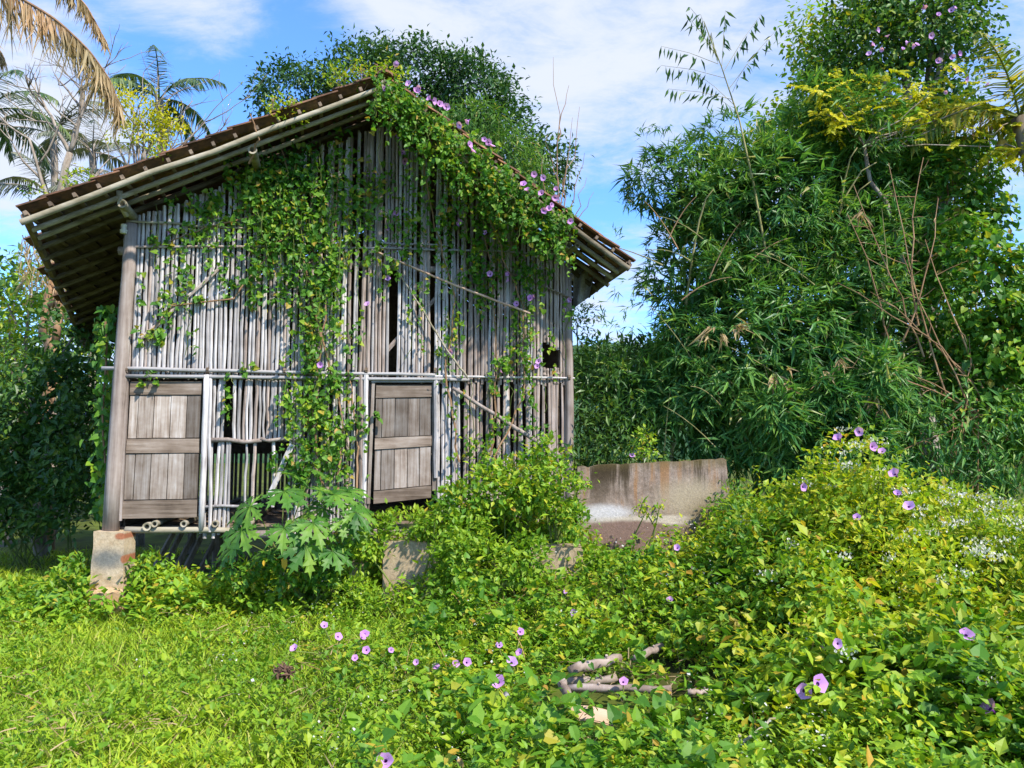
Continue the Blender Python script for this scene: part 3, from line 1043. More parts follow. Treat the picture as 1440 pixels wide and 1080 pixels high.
# peeling bark-cloth patch on the gable corner
# ================================================================== pier, walls, blocks
pr = root('concrete_pier', 'stained concrete pier with a stepped foot under the left corner post of the house', 'pier', hw(160, 850) - Vector((0, 0.05, 0)))
prl = WM[pr].translation
bz = float(zg(prl.x, prl.y))


def taper_block(mb, x0, x1, y0, y1, z0, tx0, tx1, ty0, ty1, z1, n=4):
    V = []
    for k in range(n + 1):
        f = k / n
        a0, a1 = x0 + (tx0 - x0) * f, x1 + (tx1 - x1) * f
        b0, b1 = y0 + (ty0 - y0) * f, y1 + (ty1 - y1) * f
        z = z0 + (z1 - z0) * f
        for (x, y) in ((a0, b0), ((a0 + a1) / 2, b0 - .006), (a1, b0), (a1, (b0 + b1) / 2), (a1, b1), ((a0 + a1) / 2, b1), (a0, b1), (a0, (b0 + b1) / 2)):
            V.append((x + rng.normal(0, .004), y + rng.normal(0, .004), z + (rng.normal(0, .008) if k == n else 0)))
    Q = []
    for k in range(n):
        for j in range(8):
            Q.append((k * 8 + j, k * 8 + (j + 1) % 8, (k + 1) * 8 + (j + 1) % 8, (k + 1) * 8 + j))
    mb.add(np.array(V), [np.array(Q), np.array([list(range(n * 8, n * 8 + 8))])])


mb = MB()
taper_block(mb, -.175, .175, -.13, .13, 0.15, -.16, .165, -.12, .12, 0.79)
mb.build('shaft', M_pier, pr, local=True)
mb = MB()
taper_block(mb, -.235, .235, -.2, .2, -0.2, -.225, .225, -.19, .19, 0.15, 3)
taper_block(mb, -.225, .225, -.19, .19, 0.15, -.18, .18, -.135, .135, 0.21, 1)
mb.build('foot', M_pier, pr, local=True)

YW = 8.35
p0 = at(815, 757, YW)
wl = root('concrete_wall', 'low weathered concrete wall with dark streaks and a rounded lower corner beside the house', 'wall', (p0.x, YW, p0.z))
outl = [(812, 790), (812, 654), (860, 652.5), (905, 650.5), (960, 647.5), (1018, 644), (1022, 646), (1024, 668), (1026, 690), (1022, 704), (1014, 722), (1002, 738), (985, 752), (965, 775), (955, 790)]
Vp = []
Yw2 = lambda px: YW + (px - 815) / 210 * 0.12
dense = []
for q in range(len(outl)):
    a_, b_ = outl[q], outl[(q + 1) % len(outl)]
    k_ = max(1, int(math.hypot(b_[0] - a_[0], b_[1] - a_[1]) / 7))
    for f in range(k_):
        e_ = min(abs(rng.normal(0, .9)), 2.2) + (2.5 if rng.random() < .04 else 0)
        px_, py_ = a_[0] + (b_[0] - a_[0]) * f / k_, a_[1] + (b_[1] - a_[1]) * f / k_
        dense.append((px_ - (e_ if px_ > 980 else 0), py_ + (e_ if py_ < 660 else 0)))
for (px, py) in dense:
    q = at(px, py, Yw2(px))
    Vp.append((q.x - p0.x, q.y - YW, q.z - p0.z))
n = len(Vp)
Vp = np.array(Vp)
Vb = Vp + np.array([0, 0.15, 0])
mb = MB()
qd = np.array([(k, k + n, (k + 1) % n + n, (k + 1) % n) for k in range(n)])
mb.add(np.vstack([Vp, Vb]), [qd, np.array([list(range(n))]), np.array([list(range(2 * n - 1, n - 1, -1))])])
mb.build('concrete_panel', M_wall, wl, local=True)


def low_block(label, px0, px1, py0, py1, Y, depth, name='concrete_block'):
    a = at(px0, py0, Y)
    b_ = at(px1, py1, Y)
    r = root(name, label, 'concrete block', ((a.x + b_.x) / 2, Y + depth / 2, b_.z))
    mb = MB()
    hx_ = (b_.x - a.x) / 2
    taper_block(mb, -hx_, hx_, -depth / 2, depth / 2, -0.3, -hx_ + .01, hx_ - .01, -depth / 2 + .01, depth / 2 - .01, a.z - b_.z, 4)
    o_ = mb.build('block_body', M_block, r, local=True)
    return r


low_block('broken concrete block with a pale face half buried in weeds below the right door', 538, 614, 762, 818, 7.75, 0.5)
low_block('low concrete step end nearly covered by weeds left of the concrete wall', 745, 822, 771, 812, 7.5, 0.45)
low_block('small mossy concrete stub beside the papaya plants', 490, 512, 792, 822, 7.9, 0.2)

# ================================================================== flowers
FL = {}


def flower_mesh():
    n = 15
    aa = np.linspace(0, 2 * math.pi, n, endpoint=False)
    rim = 1 + 0.08 * np.cos(5 * aa)
    rings = [(1.0, 0.10), (0.66, -0.04), (0.24, -0.30)]
    V = []
    for r_, z in rings:
        for a, q in zip(aa, rim):
            V.append((math.cos(a) * r_ * (q if r_ > .5 else 1), math.sin(a) * r_ * (q if r_ > .5 else 1), z + 0.04 * math.cos(5 * a) * (r_ > .9)))
    Q = [(l * n + k, l * n + (k + 1) % n, (l + 1) * n + (k + 1) % n, (l + 1) * n + k) for l in range(2) for k in range(n)]
    me = mk_mesh('flower', np.array(V), [np.array(Q)], M_petal, smooth=True)
    V2 = [(math.cos(a) * 0.24, math.sin(a) * 0.24, -0.30) for a in aa] + [(math.cos(a) * 0.13, math.sin(a) * 0.16, -0.8) for a in aa]
    Q2 = [(k, (k + 1) % n, n + (k + 1) % n, n + k) for k in range(n)]
    me2 = mk_mesh('throat', np.array(V2), [np.array(Q2), np.array([list(range(n, 2 * n))])], M_throat, smooth=True)
    return me, me2


FLM, THM = flower_mesh()


def flower(parent, p, dirn, d):
    dirn = Vector(dirn).normalized()
    q = dirn.to_track_quat('Z', 'Y').to_matrix().to_4x4()
    Mx = Matrix.Translation(Vector(p)) @ q @ Matrix.Rotation(rng.uniform(0, 6), 4, 'Z') @ Matrix.Diagonal((d / 2 * rng.uniform(.75, 1), d / 2 * rng.uniform(.75, 1), d / 2 * rng.uniform(.7, 1.6), 1))
    o_ = link('flower', FLM, parent, WM[parent].inverted() @ Mx)
    h = bpy.data.objects.new('throat', THM)
    COL.objects.link(h)
    h.parent = o_


def cam_dir(p, up=0.3, spread=0.6):
    d = (CAM - Vector(p)).normalized()
    return d + Vector((rng.normal(0, spread), rng.normal(0, spread), up + rng.normal(0, spread * .6)))


# ================================================================== vines on the house
def wall_leaves(ell, off_lo, off_hi, dens_=1.3):
    P = []
    for (px, py, rx, ry, n) in ell:
        # clumped
        n = int(n * dens_)
        k = max(3, n // 9)
        cx = rng.normal(0, 0.55, (k, 2))
        idx = rng.integers(0, k, n)
        q = cx[idx] + rng.normal(0, 1, (n, 2)) * np.array([0.11, 0.30])
        for a, b_ in q:
            p = hw(px + a * rx, py + b_ * ry, rng.uniform(off_lo, off_hi))
            P.append(p)
    return np.array([tuple(p) for p in P])


def vine(name, label, groups, stems, flowers, mat, base, nobj=260, lsize=0.085, flower_off=0.27):
    r = root(name, label, 'vine', base)
    mb = MB()
    allP = [wall_leaves(e, a, b_) for e, a, b_ in groups]
    P = np.vstack(allP)
    n = len(P)
    A = norm(rnd_unit(n) * 0.95 + np.array([0.0, -0.45, -0.65]))
    N = norm(rnd_unit(n) * 0.8 + np.array([0.15, -0.7, 0.5]))
    L = lsize * rng.uniform(0.45, 1.4, n)
    Wd = L * rng.uniform(0.7, 1.0, n)
    tocam = (P - np.array(CAM))
    score = L * (1 + 2 * np.clip(-(P @ np.array(HI.to_3x3())[1]), None, 0) * 0) + rng.normal(0, .01, n)
    # the biggest and outermost leaves are objects of their own
    offs = -(np.array([(HI @ Vector(p)).y for p in P]))
    score = L + 0.06 * offs
    order = np.argsort(-score)
    a, b_ = order[:nobj], order[nobj:]
    leaf_objects('leaf', r, P[a], A[a], N[a], L[a] * .97, Wd[a] * .97, 'heart', mat)
    add_leaves(mb, P[b_], A[b_], N[b_], L[b_], Wd[b_], 'heart')
    mb.build('foliage', mat, r, kind='stuff')
    for st in stems:
        pts = [hw(px + rng.normal(0, 2), py, of + rng.uniform(0, .03)) for (px, py, of) in st]
        fine = []
        for q in range(len(pts) - 1):
            for f in np.linspace(0, 1, 6, endpoint=False):
                pp = pts[q].lerp(pts[q + 1], f)
                fine.append((pp.x + rng.normal(0, .012), pp.y, pp.z))
        fine.append(tuple(pts[-1]))
        MB().tube(fine, np.linspace(0.013, 0.006, len(fine)), 5).build('stem', M_brownstem, r)
    sb = MB()
    for e, a_, b_ in groups:
        for (px, py, rx, ry, n_) in e:
            for q in range(1 + n_ // 60):
                x0, y0, l0 = px + rng.normal(0, rx * .6), py - ry * rng.uniform(.2, 1.2), ry * rng.uniform(.8, 1.9)
                o0 = rng.uniform(a_, b_)
                sb.tube([tuple(hw(x0 + rng.normal(0, 2.5) + 3 * math.sin(f * 4 + q), y0 + f * l0, o0 + .03 * math.sin(f * 5))) for f in np.linspace(0, 1, 6)], .0035, 4)
    sb.build('runner', M_stem, r, kind='stuff')
    for fl in flowers:
        px, py = fl[0], fl[1]
        of = fl[2] if len(fl) > 2 else flower_off
        p = hw(px, py, of)
        flower(r, p, cam_dir(p), rng.uniform(0.07, 0.095))
    return r


vine('climbing_vine', 'dense dark heart-leaved vine climbing the left half of the slatted wall', [
    ([(395, 240, 55, 45, 420), (420, 300, 70, 60, 560), (370, 320, 38, 55, 260), (385, 270, 50, 40, 260), (420, 365, 62, 55, 420), (445, 430, 45, 55, 330), (450, 500, 36, 50, 240),
      (440, 560, 32, 45, 210), (445, 610, 34, 50, 210), (425, 660, 28, 40, 150), (475, 250, 50, 55, 300), (500, 320, 40, 40, 150), (520, 360, 40, 20, 50), (470, 370, 30, 50, 120), (350, 245, 30, 30, 130),
      (490, 620, 22, 70, 110), (500, 590, 20, 30, 50), (470, 650, 22, 40, 80), (405, 560, 12, 40, 50)], 0.03, 0.22),
    ([(300, 295, 40, 22, 110), (290, 330, 50, 25, 110), (240, 350, 30, 60, 60), (230, 430, 40, 50, 80), (215, 470, 25, 20, 40), (300, 385, 30, 30, 50), (290, 420, 25, 10, 24), (345, 515, 12, 12, 24), (200, 530, 16, 12, 18), (320, 560, 10, 30, 24), (235, 325, 30, 15, 26), (350, 400, 18, 30, 40)], 0.03, 0.1)],
    [[(455, 700, .1), (440, 600, .1), (450, 480, .1), (430, 380, .12), (410, 280, .1), (400, 210, .15)], [(470, 690, .1), (480, 600, .08), (455, 470, .08), (470, 350, .1), (480, 230, .1)],
     [(400, 330, .08), (330, 420, .06), (240, 430, .05), (205, 480, .05)], [(370, 300, .08), (290, 320, .06), (225, 345, .05)], [(500, 690, .06), (505, 600, .06), (490, 520, .06)], [(352, 230, .5), (362, 190, .7), (355, 160, .75)]],
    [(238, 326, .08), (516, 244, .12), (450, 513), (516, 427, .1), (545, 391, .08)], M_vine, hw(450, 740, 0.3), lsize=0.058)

rk = lambda t_: (545 + 255 * t_, 112 + 205 * t_)
rake_e = []
for t_ in np.linspace(0, 0.97, 15):
    x, y = rk(t_)
    rake_e.append((x, y + 10, 20, 17, 120))
    rake_e.append((x - 6, y + 36, 24, 26, 80))
vine('climbing_vine', 'flowering vine with lilac blooms draped over the right roof edge and hanging down the wall', [
    (rake_e, 0.68, 0.95),
    ([(600, 200, 35, 45, 180), (640, 240, 36, 46, 130), (680, 280, 34, 48, 140), (720, 300, 30, 36, 100), (755, 320, 22, 30, 80), (570, 165, 22, 30, 90), (770, 345, 18, 25, 60)], 0.3, 0.75),
    ([(690, 350, 26, 60, 260), (685, 400, 24, 40, 130), (700, 300, 34, 40, 160), (640, 300, 34, 50, 150), (600, 290, 36, 50, 130), (560, 290, 30, 50, 110), (735, 430, 20, 60, 130), (735, 500, 18, 55, 130), (728, 560, 16, 30, 30),
      (740, 380, 26, 40, 110), (630, 500, 14, 60, 44), (640, 440, 14, 50, 44), (600, 340, 40, 30, 90), (620, 400, 30, 30, 50), (700, 510, 22, 18, 50), (690, 540, 16, 22, 30), (560, 380, 20, 40, 40), (770, 400, 20, 30, 50), (530, 250, 24, 36, 70), (650, 560, 26, 50, 36), (690, 590, 36, 36, 40),
      (660, 635, 40, 20, 60), (730, 625, 40, 20, 50), (760, 560, 20, 40, 16), (780, 500, 10, 40, 18), (800, 440, 7, 25, 20), (590, 460, 16, 40, 30)], 0.03, 0.22)],
    [[(690, 660, .1), (735, 560, .1), (735, 430, .1), (700, 330, .2), (660, 230, .6)], [(640, 650, .08), (630, 520, .06), (640, 420, .06), (610, 300, .1), (590, 180, .6)],
     [(545, 125, .75), (640, 210, .8), (720, 280, .8), (790, 320, .8)], [(538, 130, .75), (542, 165, .6), (552, 180, .5), (560, 150, .6)], [(690, 640, .08), (700, 520, .08), (690, 400, .08), (680, 300, .2)]],
    [(555, 300, .1), (545, 324, .1), (646, 313, .15), (682, 327), (709.5, 332), (769, 358, .2), (689, 385), (713.6, 394), (714, 385), (726, 427), (745, 419), (749, 418), (794, 435, .12), (801, 422, .12), (632, 495, .12), (705, 522), (757, 508), (755, 515),
     (558, 191, .3), (566, 214, .2), (570, 227, .2), (557, 300, .12),
     (603, 138, .98), (619, 146, .98), (628, 150, .98), (611, 142, .98), (646, 176, .98), (661, 203, .98), (665, 211, .98), (681, 196, .98), (687, 200, .98), (692, 204, .98), (657, 171, .98), (736, 258, .98), (741, 266, .98), (751, 245, .98), (761, 271, .98), (764, 250, .98), (782, 265, .98), (781, 278, .98), (776, 288, .98), (772, 293, .98), (765, 296, .98), (802, 311, .98),
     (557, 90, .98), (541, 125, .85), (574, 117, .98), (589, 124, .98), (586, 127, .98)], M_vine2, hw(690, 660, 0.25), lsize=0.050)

# tufts of weeds growing on the roof edge
for (px, py, rx, ry, n, lab) in [(400, 155, 26, 20, 260, 'pale weed tuft growing on the left roof tiles half way up'), (490, 112, 34, 14, 330, 'yellow green weeds growing along the roof tiles just left of the ridge'),
                                 (545, 105, 22, 14, 220, 'clump of pinkish weeds on the roof ridge'), (232, 222, 8, 4, 30, 'tiny sprig of weeds on the left roof tiles')]:
    p = hw(px, py + 10, OVER - 0.1)
    r = root('roof_weed', lab, 'plant', p, group='weeds growing on the roof')
    mb = MB()
    bl = [blob(px, py, rx, ry, p.y, 0.3)]
    foliage(mb, bl, n // 8, 10, 0.05, 0.06, 0.45, droop=-0.2, shell=0.2)
    mb.build('foliage', M_weed, r, kind='stuff')
    mb = MB()
    for k in range(7):
        q = at(px + rng.uniform(-rx, rx) * .8, py + 14, p.y)
        mb.tube([tuple(q), tuple(q + Vector((rng.normal(0, .05), 0, .12))), tuple(q + Vector((rng.normal(0, .1), 0, .25)))], 0.004, 4)
    mb.build('stem', M_brownstem, r, kind='stuff')

# vine hanging on the rear left corner
r = root('climbing_vine', 'thin leafy vine hanging in the shade beside the left corner post', 'vine', hw(150, 720, -0.4))
P = np.array([tuple(hw(146 + rng.normal(0, 7), rng.uniform(430, 730), -0.25 - rng.uniform(0, .4))) for k in range(330)])
nP = len(P)
mb = MB()
add_leaves(mb, P, norm(rnd_unit(nP) * .7 + np.array([0, -.4, -.8])), norm(rnd_unit(nP) * .5 + np.array([0, -.8, .5])), 0.1 * rng.uniform(.6, 1.2, nP), 0.085 * rng.uniform(.6, 1.2, nP), 'heart')
mb.build('foliage', M_vine, r, kind='stuff')
MB().tube([tuple(hw(147 + 3 * math.sin(k), 740 - k * 32, -0.3)) for k in range(10)], 0.012, 5).build('stem', M_brownstem, r)


# leaning poles and sticks against the wall
def stick(name, label, pts, r0, r1, mat, cat='stick', group=None, seg=7, wob=0.006):
    b0 = pts[-1]
    rr = root(name, label, cat, b0, group=group)
    P_ = [Vector(p) for p in pts]
    fine = []
    for q in range(len(P_) - 1):
        for f in np.linspace(0, 1, 5, endpoint=False):
            fine.append(np.array(P_[q].lerp(P_[q + 1], f)) + rng.normal(0, wob, 3))
    fine.append(np.array(P_[-1]))
    mb = MB().tube(fine, np.linspace(r0, r1, len(fine)), seg)
    mb.build('shaft', mat, rr, smooth=True)
    # knots along the stick
    kb = MB()
    for q in fine[2:-2:3]:
        dd = (fine[-1] - fine[0])
        dd = dd / np.linalg.norm(dd)
        kb.tube([q - dd * .006, q + dd * .006], r0 * 1.18, seg)
    kb.build('node', mat, rr)
    return rr


stick('bamboo_pole', 'pale straight bamboo pole hanging slantwise across the middle of the wall', [hw(522, 351, .12), hw(640, 401, .2), hw(746, 441, .28)], 0.013, 0.015, M_strip, 'pole', wob=0.002)
stick('bamboo_pole', 'thin curved brown bamboo stem leaning down to the right of the right door', [hw(553, 372, .06), hw(592, 432, .10), (hw(628, 492, .12)), hw(658, 532, .15)], 0.010, 0.014, M_bampole, 'pole', wob=0.003)
stick('wooden_pole', 'thick grey pole leaning across the lower right of the slatted wall', [hw(637, 545, .06), hw(710, 592, .1), hw(787, 641, .16)], 0.022, 0.030, M_post, 'pole', wob=0.004)

# pale sheet hanging at the right corner, under the eave
r = root('plastic_sheet', 'grey white sheet hanging under the right eave beside the wall corner', 'sheet', hw(818, 430, -0.4))
n_ = 9
V = []
for a in range(n_):
    for b_ in range(n_):
        u, v_ = a / (n_ - 1), b_ / (n_ - 1)
        px = 806 + 34 * u * (1 - 0.35 * v_)
        py = 372 + 62 * v_ - 16 * u * v_
        p = hw(px, py, -0.45 - 0.06 * math.sin(u * 9 + v_ * 2))
        V.append(tuple(p))
V = np.array(V)
i, j = np.meshgrid(np.arange(n_ - 1), np.arange(n_ - 1), indexing='ij')
i, j = i.ravel(), j.ravel()
Q = np.stack([i * n_ + j, (i + 1) * n_ + j, (i + 1) * n_ + j + 1, i * n_ + j + 1], 1)
V2 = V + np.array([0, 0.006, 0])
MB().add(np.vstack([V, V2]), [Q, Q[:, ::-1] + len(V)]).build('sheet', M_grey, r, smooth=True)

# ================================================================== ground plants
LW = [(rng.uniform(0, 6.28), 2 * math.pi / rng.uniform(.28, .9), rng.uniform(0, 6.28)) for _ in range(9)]


def lump(x, y):
    q = 0
    for a, k_, p_ in LW:
        q = q + np.sin((x * math.cos(a) + y * math.sin(a)) * k_ + p_)
    return np.clip(0.5 + q / 6.0, 0, 1.2)


def herb_field(mb, n, xr, yr, dens, hfun, nl, L, ratio, tpl='leaf', mi=0, spread=0.07, lift=0.75):
    x = rng.uniform(*xr, n * 3)
    y = rng.uniform(*yr, n * 3)
    k = (rng.random(n * 3) < dens(x, y)) & (np.abs(x) < 0.74 * y + 0.7)
    x, y = x[k][:n], y[k][:n]
    lp = lump(x, y)
    h = hfun(x, y) * rng.uniform(0.55, 1.35, len(x)) * (0.45 + 1.1 * lp)
    keep = rng.random(len(x)) < 0.35 + lp
    x, y, h, lp = x[keep], y[keep], h[keep], lp[keep]
    base = np.stack([x, y, zg(x, y)], 1)
    lean = rng.normal(0, 0.25, (len(x), 2))
    kk = rng.integers(int(nl * .6), int(nl * 1.4) + 1, len(x))
    idx = np.repeat(np.arange(len(x)), kk)
    f = rng.uniform(0.15, 1.0, len(idx)) ** 0.7
    az = rng.uniform(0, 2 * math.pi, len(idx))
    hor = np.stack([np.cos(az), np.sin(az), np.zeros(len(idx))], 1)
    P = base[idx]
    P[:, 0] += lean[idx, 0] * f * h[idx] + rng.normal(0, spread, len(idx)) * .6
    P[:, 1] += lean[idx, 1] * f * h[idx] + rng.normal(0, spread, len(idx)) * .6
    P[:, 2] += f * h[idx]
    A = norm(hor + np.array([0, 0, 1.0]) * (lift * rng.normal(0.5, 0.9, len(idx)))[:, None])
    N = norm(np.array([0, 0, 1.0]) - A * 0.2 + rng.normal(0, .3, (len(idx), 3)))
    l = L * np.clip(rng.lognormal(-.05, .38, len(idx)), .4, 2.0)
    add_leaves(mb, P, A, N, l, l * ratio * rng.uniform(.8, 1.2, len(idx)), tpl, mi)


def patchy(x, y, s1=1.7, ph=0.0):
    return 0.5 + 0.5 * np.sin(x * s1 + ph + 1.3 * np.sin(y * 1.1 + ph)) * np.sin(y * s1 * 0.9 + ph * 2 + 1.1 * np.sin(x * 1.3))


def in_house(x, y):
    lx = (x - O.x) * math.cos(ALPHA) + (y - O.y) * math.sin(ALPHA)
    ly = -(x - O.x) * math.sin(ALPHA) + (y - O.y) * math.cos(ALPHA)
    return (lx > -0.1) & (lx < W) & (ly > 0.25) & (ly < DEPTH)


def logs_clear(x, y, grass=False):
    q = on_ground(860, 965)
    x, y = np.asarray(x, float), np.asarray(y, float)
    pier_ = np.exp(-((x / y + .53) / .05) ** 4) * ss(5.6, 6.4, y) * ss(8.4, 8.1, y)
    wall_ = np.exp(-((x / y - .19) / .09) ** 4) * ss(6.7, 7.4, y) * ss(8.6, 8.3, y)
    blk_ = np.exp(-((x / y + .14) / .03) ** 4) * ss(6.7, 7.2, y) * ss(7.9, 7.7, y) + np.exp(-((x / y - .07) / .03) ** 4) * ss(6.5, 7.0, y) * ss(7.6, 7.4, y)
    q2 = on_ground(832, 1003, 0.1)
    blk_ = blk_ + 1.2 * np.exp(-((x - q2.x) / .2) ** 4 - ((y - q2.y + .12) / .22) ** 4)
    return np.clip(1 - 0.93 * np.exp(-(((x - q.x - .08) / 0.74) ** 4 + ((y - q.y + .25) / 0.55) ** 4)) - (0.0 if grass else 1.0) * (0.93 * pier_ + 0.8 * wall_ + .75 * blk_), 0, 1)


left = lambda x: ss(0.6, -1.6, x)
mb = MB()
# low creeping herbs everywhere
herb_field(mb, 15000, (-9, 9), (3.3, 9.5), lambda x, y: (0.35 + 0.65 * patchy(x, y)) * ~in_house(x, y) * logs_clear(x, y) * np.clip(1.4 - 0.1 * y, .4, 1) * (1 - .6 * left(x)), lambda x, y: 0.09 + 0.07 * patchy(x, y, 2.3, 1), 15, 0.036, 0.55, 'oval')
mb.build('ground_cover', M_lime, kind='stuff')
mb = MB()
herb_field(mb, 6500, (-7, 8), (3.3, 9.0), lambda x, y: patchy(x, y, 2.0, 2.2) * (0.12 + 0.88 * ss(-1.5, 0.5, x)) * ~in_house(x, y) * logs_clear(x, y), lambda x, y: 0.12 + 0.10 * ss(-.5, 1.5, x), 14, 0.048, 0.6, 'leaf')
herb_field(mb, 500, (-.5, 4), (3.3, 6.0), lambda x, y: patchy(x, y, 2.6, 4.0) * (0.05 + 0.95 * ss(-1.2, 0.3, x)) * logs_clear(x, y), lambda x, y: 0.17 + 0 * x, 10, 0.075, 0.52, 'oval')
mb.build('weed_cover', M_herb, kind='stuff')
# grass blades, mostly on the left
n = 230000
x = rng.uniform(-9, 7, n)
y = 3.3 + 9.7 * rng.random(n) ** 1.5
k = (np.abs(x) < 0.74 * y + .6) & ~in_house(x, y) & (rng.random(n) < logs_clear(x, y, True) * (0.22 + 0.78 * left(x)) * np.clip(1.3 - .07 * y, .3, 1))
x, y = x[k], y[k]
P = np.stack([x + 0, y, zg(x, y)], 1)
az = rng.uniform(0, 2 * math.pi, len(x))
A = norm(np.stack([np.cos(az) * .65, np.sin(az) * .65, np.ones(len(x)) * rng.uniform(.5, 1.3, len(x))], 1))
mb = MB()
L = rng.uniform(0.06, 0.19, len(x)) * (.6 + .6 * lump(x, y))
add_leaves(mb, P, A, norm(np.array([0, 0, 1.0]) + rng.normal(0, .2, (len(x), 3))), L, rng.uniform(.006, .014, len(x)), 'blade')
mb.build('grass', M_grass, kind='stuff')
# straw lying in dry patches
n = 9000
x = rng.uniform(-6, 4, n)
y = rng.uniform(3.3, 8, n)
dryp = ss(.72, .95, patchy(x, y, 2.9, 1.3)) + 1.2 * np.exp(-((x + 2.6) / .5) ** 2 - ((y - 4.4) / .35) ** 2) + .8 * np.exp(-((x + 1.5) / .5) ** 2 - ((y - 4.9) / .3) ** 2)
k = (np.abs(x) < .74 * y + .5) & (rng.random(n) < dryp)
x, y = x[k], y[k]
az = rng.uniform(0, 2 * math.pi, len(x))
mb = MB()
add_leaves(mb, np.stack([x, y, zg(x, y) + rng.uniform(.02, .13, len(x))], 1), norm(np.stack([np.cos(az), np.sin(az), rng.normal(.15, .3, len(x))], 1)), norm(np.array([0, 0, 1.0]) + rng.normal(0, .3, (len(x), 3))), rng.uniform(.08, .22, len(x)), .008, 'blade')
mb.build('dry_grass', M_dead, kind='stuff')

# weeds against the house foot and on the mound: taller stuff
mb = MB()
mound = lambda x, y: ss(0.9, 2.2, x) * ss(3.6, 5.0, y) * ss(9.2, 7.4, y)
herb_field(mb, 5200, (0.4, 8), (3.4, 9.2), lambda x, y: logs_clear(x, y) * mound(x, y) * (0.4 + .6 * patchy(x, y, 2.4, 5)), lambda x, y: 0.22 + 0.20 * mound(x, y), 16, 0.058, 0.55, 'leaf')
mb.build('mound_weeds', M_weed, kind='stuff')
mb = MB()
foot = lambda x, y: np.exp(-((y - (7.85 + (x + 4.36) * 0.20)) / 0.34) ** 2) * ss(-4.9, -4.2, x) * ss(2.6, 1.6, x)
herb_field(mb, 5200, (-5.2, 2.6), (6.5, 9.6), lambda x, y: foot(x, y) * logs_clear(x, y) * ~in_house(x, y), lambda x, y: 0.20 + 0.22 * ss(-2.2, 0, x), 16, 0.075, 0.55, 'leaf')
herb_field(mb, 420, (-6.2, -4.2), (7.0, 9), lambda x, y: 0.8 * patchy(x, y, 2.1, 3) * logs_clear(x, y), lambda x, y: 0.15 + 0 * x, 14, 0.08, 0.55, 'leaf')
mb.build('foot_weeds', M_herb, kind='stuff')


n = 2600
x = rng.uniform(-1.5, 7, n)
y = rng.uniform(3.4, 8.5, n)
k = (np.abs(x) < .74 * y + .4) & (rng.random(n) < logs_clear(x, y) * (.2 + .8 * mound(x, y)) * patchy(x, y, 2.2, .7))
x, y = x[k], y[k]
mb = MB()
add_leaves(mb, np.stack([x, y, zg(x, y) + .02], 1), norm(np.array([0, 0, 1.0]) + rng.normal(0, .55, (len(x), 3))), rnd_unit(len(x)), rng.uniform(.18, .42, len(x)), .007, 'blade')
mb.build('dry_stalks', M_dry, kind='stuff')
mb = MB()
herb_field(mb, 1500, (-.8, 7), (3.4, 8.4), lambda x, y: logs_clear(x, y) * patchy(x, y, 3.1, 1.1) ** 2, lambda x, y: 0.24 + .1 * mound(x, y), 15, 0.05, 0.9, 'heart')
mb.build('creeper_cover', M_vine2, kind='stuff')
mb = MB()
herb_field(mb, 700, (-2.5, 7), (3.6, 8.4), lambda x, y: logs_clear(x, y) * patchy(x, y, 2.7, 5.1) ** 2 * (.3 + mound(x, y)), lambda x, y: 0.30 + .14 * mound(x, y), 12, 0.014, 0.8, 'leaf')
mb.build('tiny_white_flowers', M_white, kind='stuff')


# ---- shrubs and bushes as things
def bush(name, label, blobs, nclust, nleaf, cr, L, ratio, mat, base, tpl='leaf', nstem=6, droop=0.1, group=None, cat='shrub', shell=0.45, heads=0, flowers=(), stem_mat=M_stem, nobj=0):
    r = root(name, label, cat, base, group=group)
    mb = MB()
    cc = foliage(mb, blobs, nclust, nleaf, cr, L, ratio, tpl, droop, shell)
    mb.build('foliage', mat, r, kind='stuff')
    sb = MB()
    b0 = np.array(base)
    for k in range(nstem):
        q = cc[rng.integers(len(cc))]
        p0_ = b0 + np.array([rng.normal(0, .1), rng.normal(0, .1), -0.02])
        mid_ = p0_ * .5 + q * .5 + np.array([rng.normal(0, .05), 0, .05])
        sb.tube([p0_, mid_, q], [0.012, .009, .005], 5)
    sb.build('stem', stem_mat, r, kind='stuff')
    # the most forward leaves one by one
    if nobj:
        P, O_, _, _ = crown_pts(blobs, nobj, 1, cr, 0.95, 0.0)
        P, O_ = P[:nobj], O_[:nobj]
        nO = len(P)
        l = L * rng.uniform(1.0, 1.5, nO)
        leaf_objects('leaf', r, P, norm(O_ + rnd_unit(nO) * .8), norm(O_ * .5 + rnd_unit(nO) * .5 + np.array([0, 0, .9])), l, l * ratio, tpl, mat)
    for k in range(heads):
        d = norm(rng.normal(size=3) * np.array([1, .8, .5]) + np.array([0, -.6, .9]))
        bb = blobs[rng.integers(len(blobs))]
        p = bb[0] + d * bb[1] * rng.uniform(.95, 1.15)
        hb = MB()
        m_ = 26
        PP = p + rng.normal(0, 0.03, (m_, 3)) * np.array([1.3, 1.3, .5])
        add_leaves(hb, PP, norm(rnd_unit(m_) * .8 + np.array([0, 0, 1])), rnd_unit(m_), 0.022, 0.014)
        hb.build('flower_head', M_white, r, kind='stuff')
    for (px, py, dd) in flowers:
        d0 = ray(px, py)
        best, bp = -1, None
        for tt in np.arange(3.5, 9.5, 0.03):
            q = np.array(CAM + d0 * tt)
            if any((((q - b_[0]) / (b_[1] * 1.25)) ** 2).sum() < 1 for b_ in blobs):
                bp = q
                break
        if bp is None:
            bp = np.array(CAM + d0 * (blobs[0][0][1] / d0.y))
        flower(r, bp, cam_dir(bp, .5), dd)
    return r


def gb(px, Y):
    x = (px - 720) / F * Y
    return (x, Y, float(zg(x, Y)))


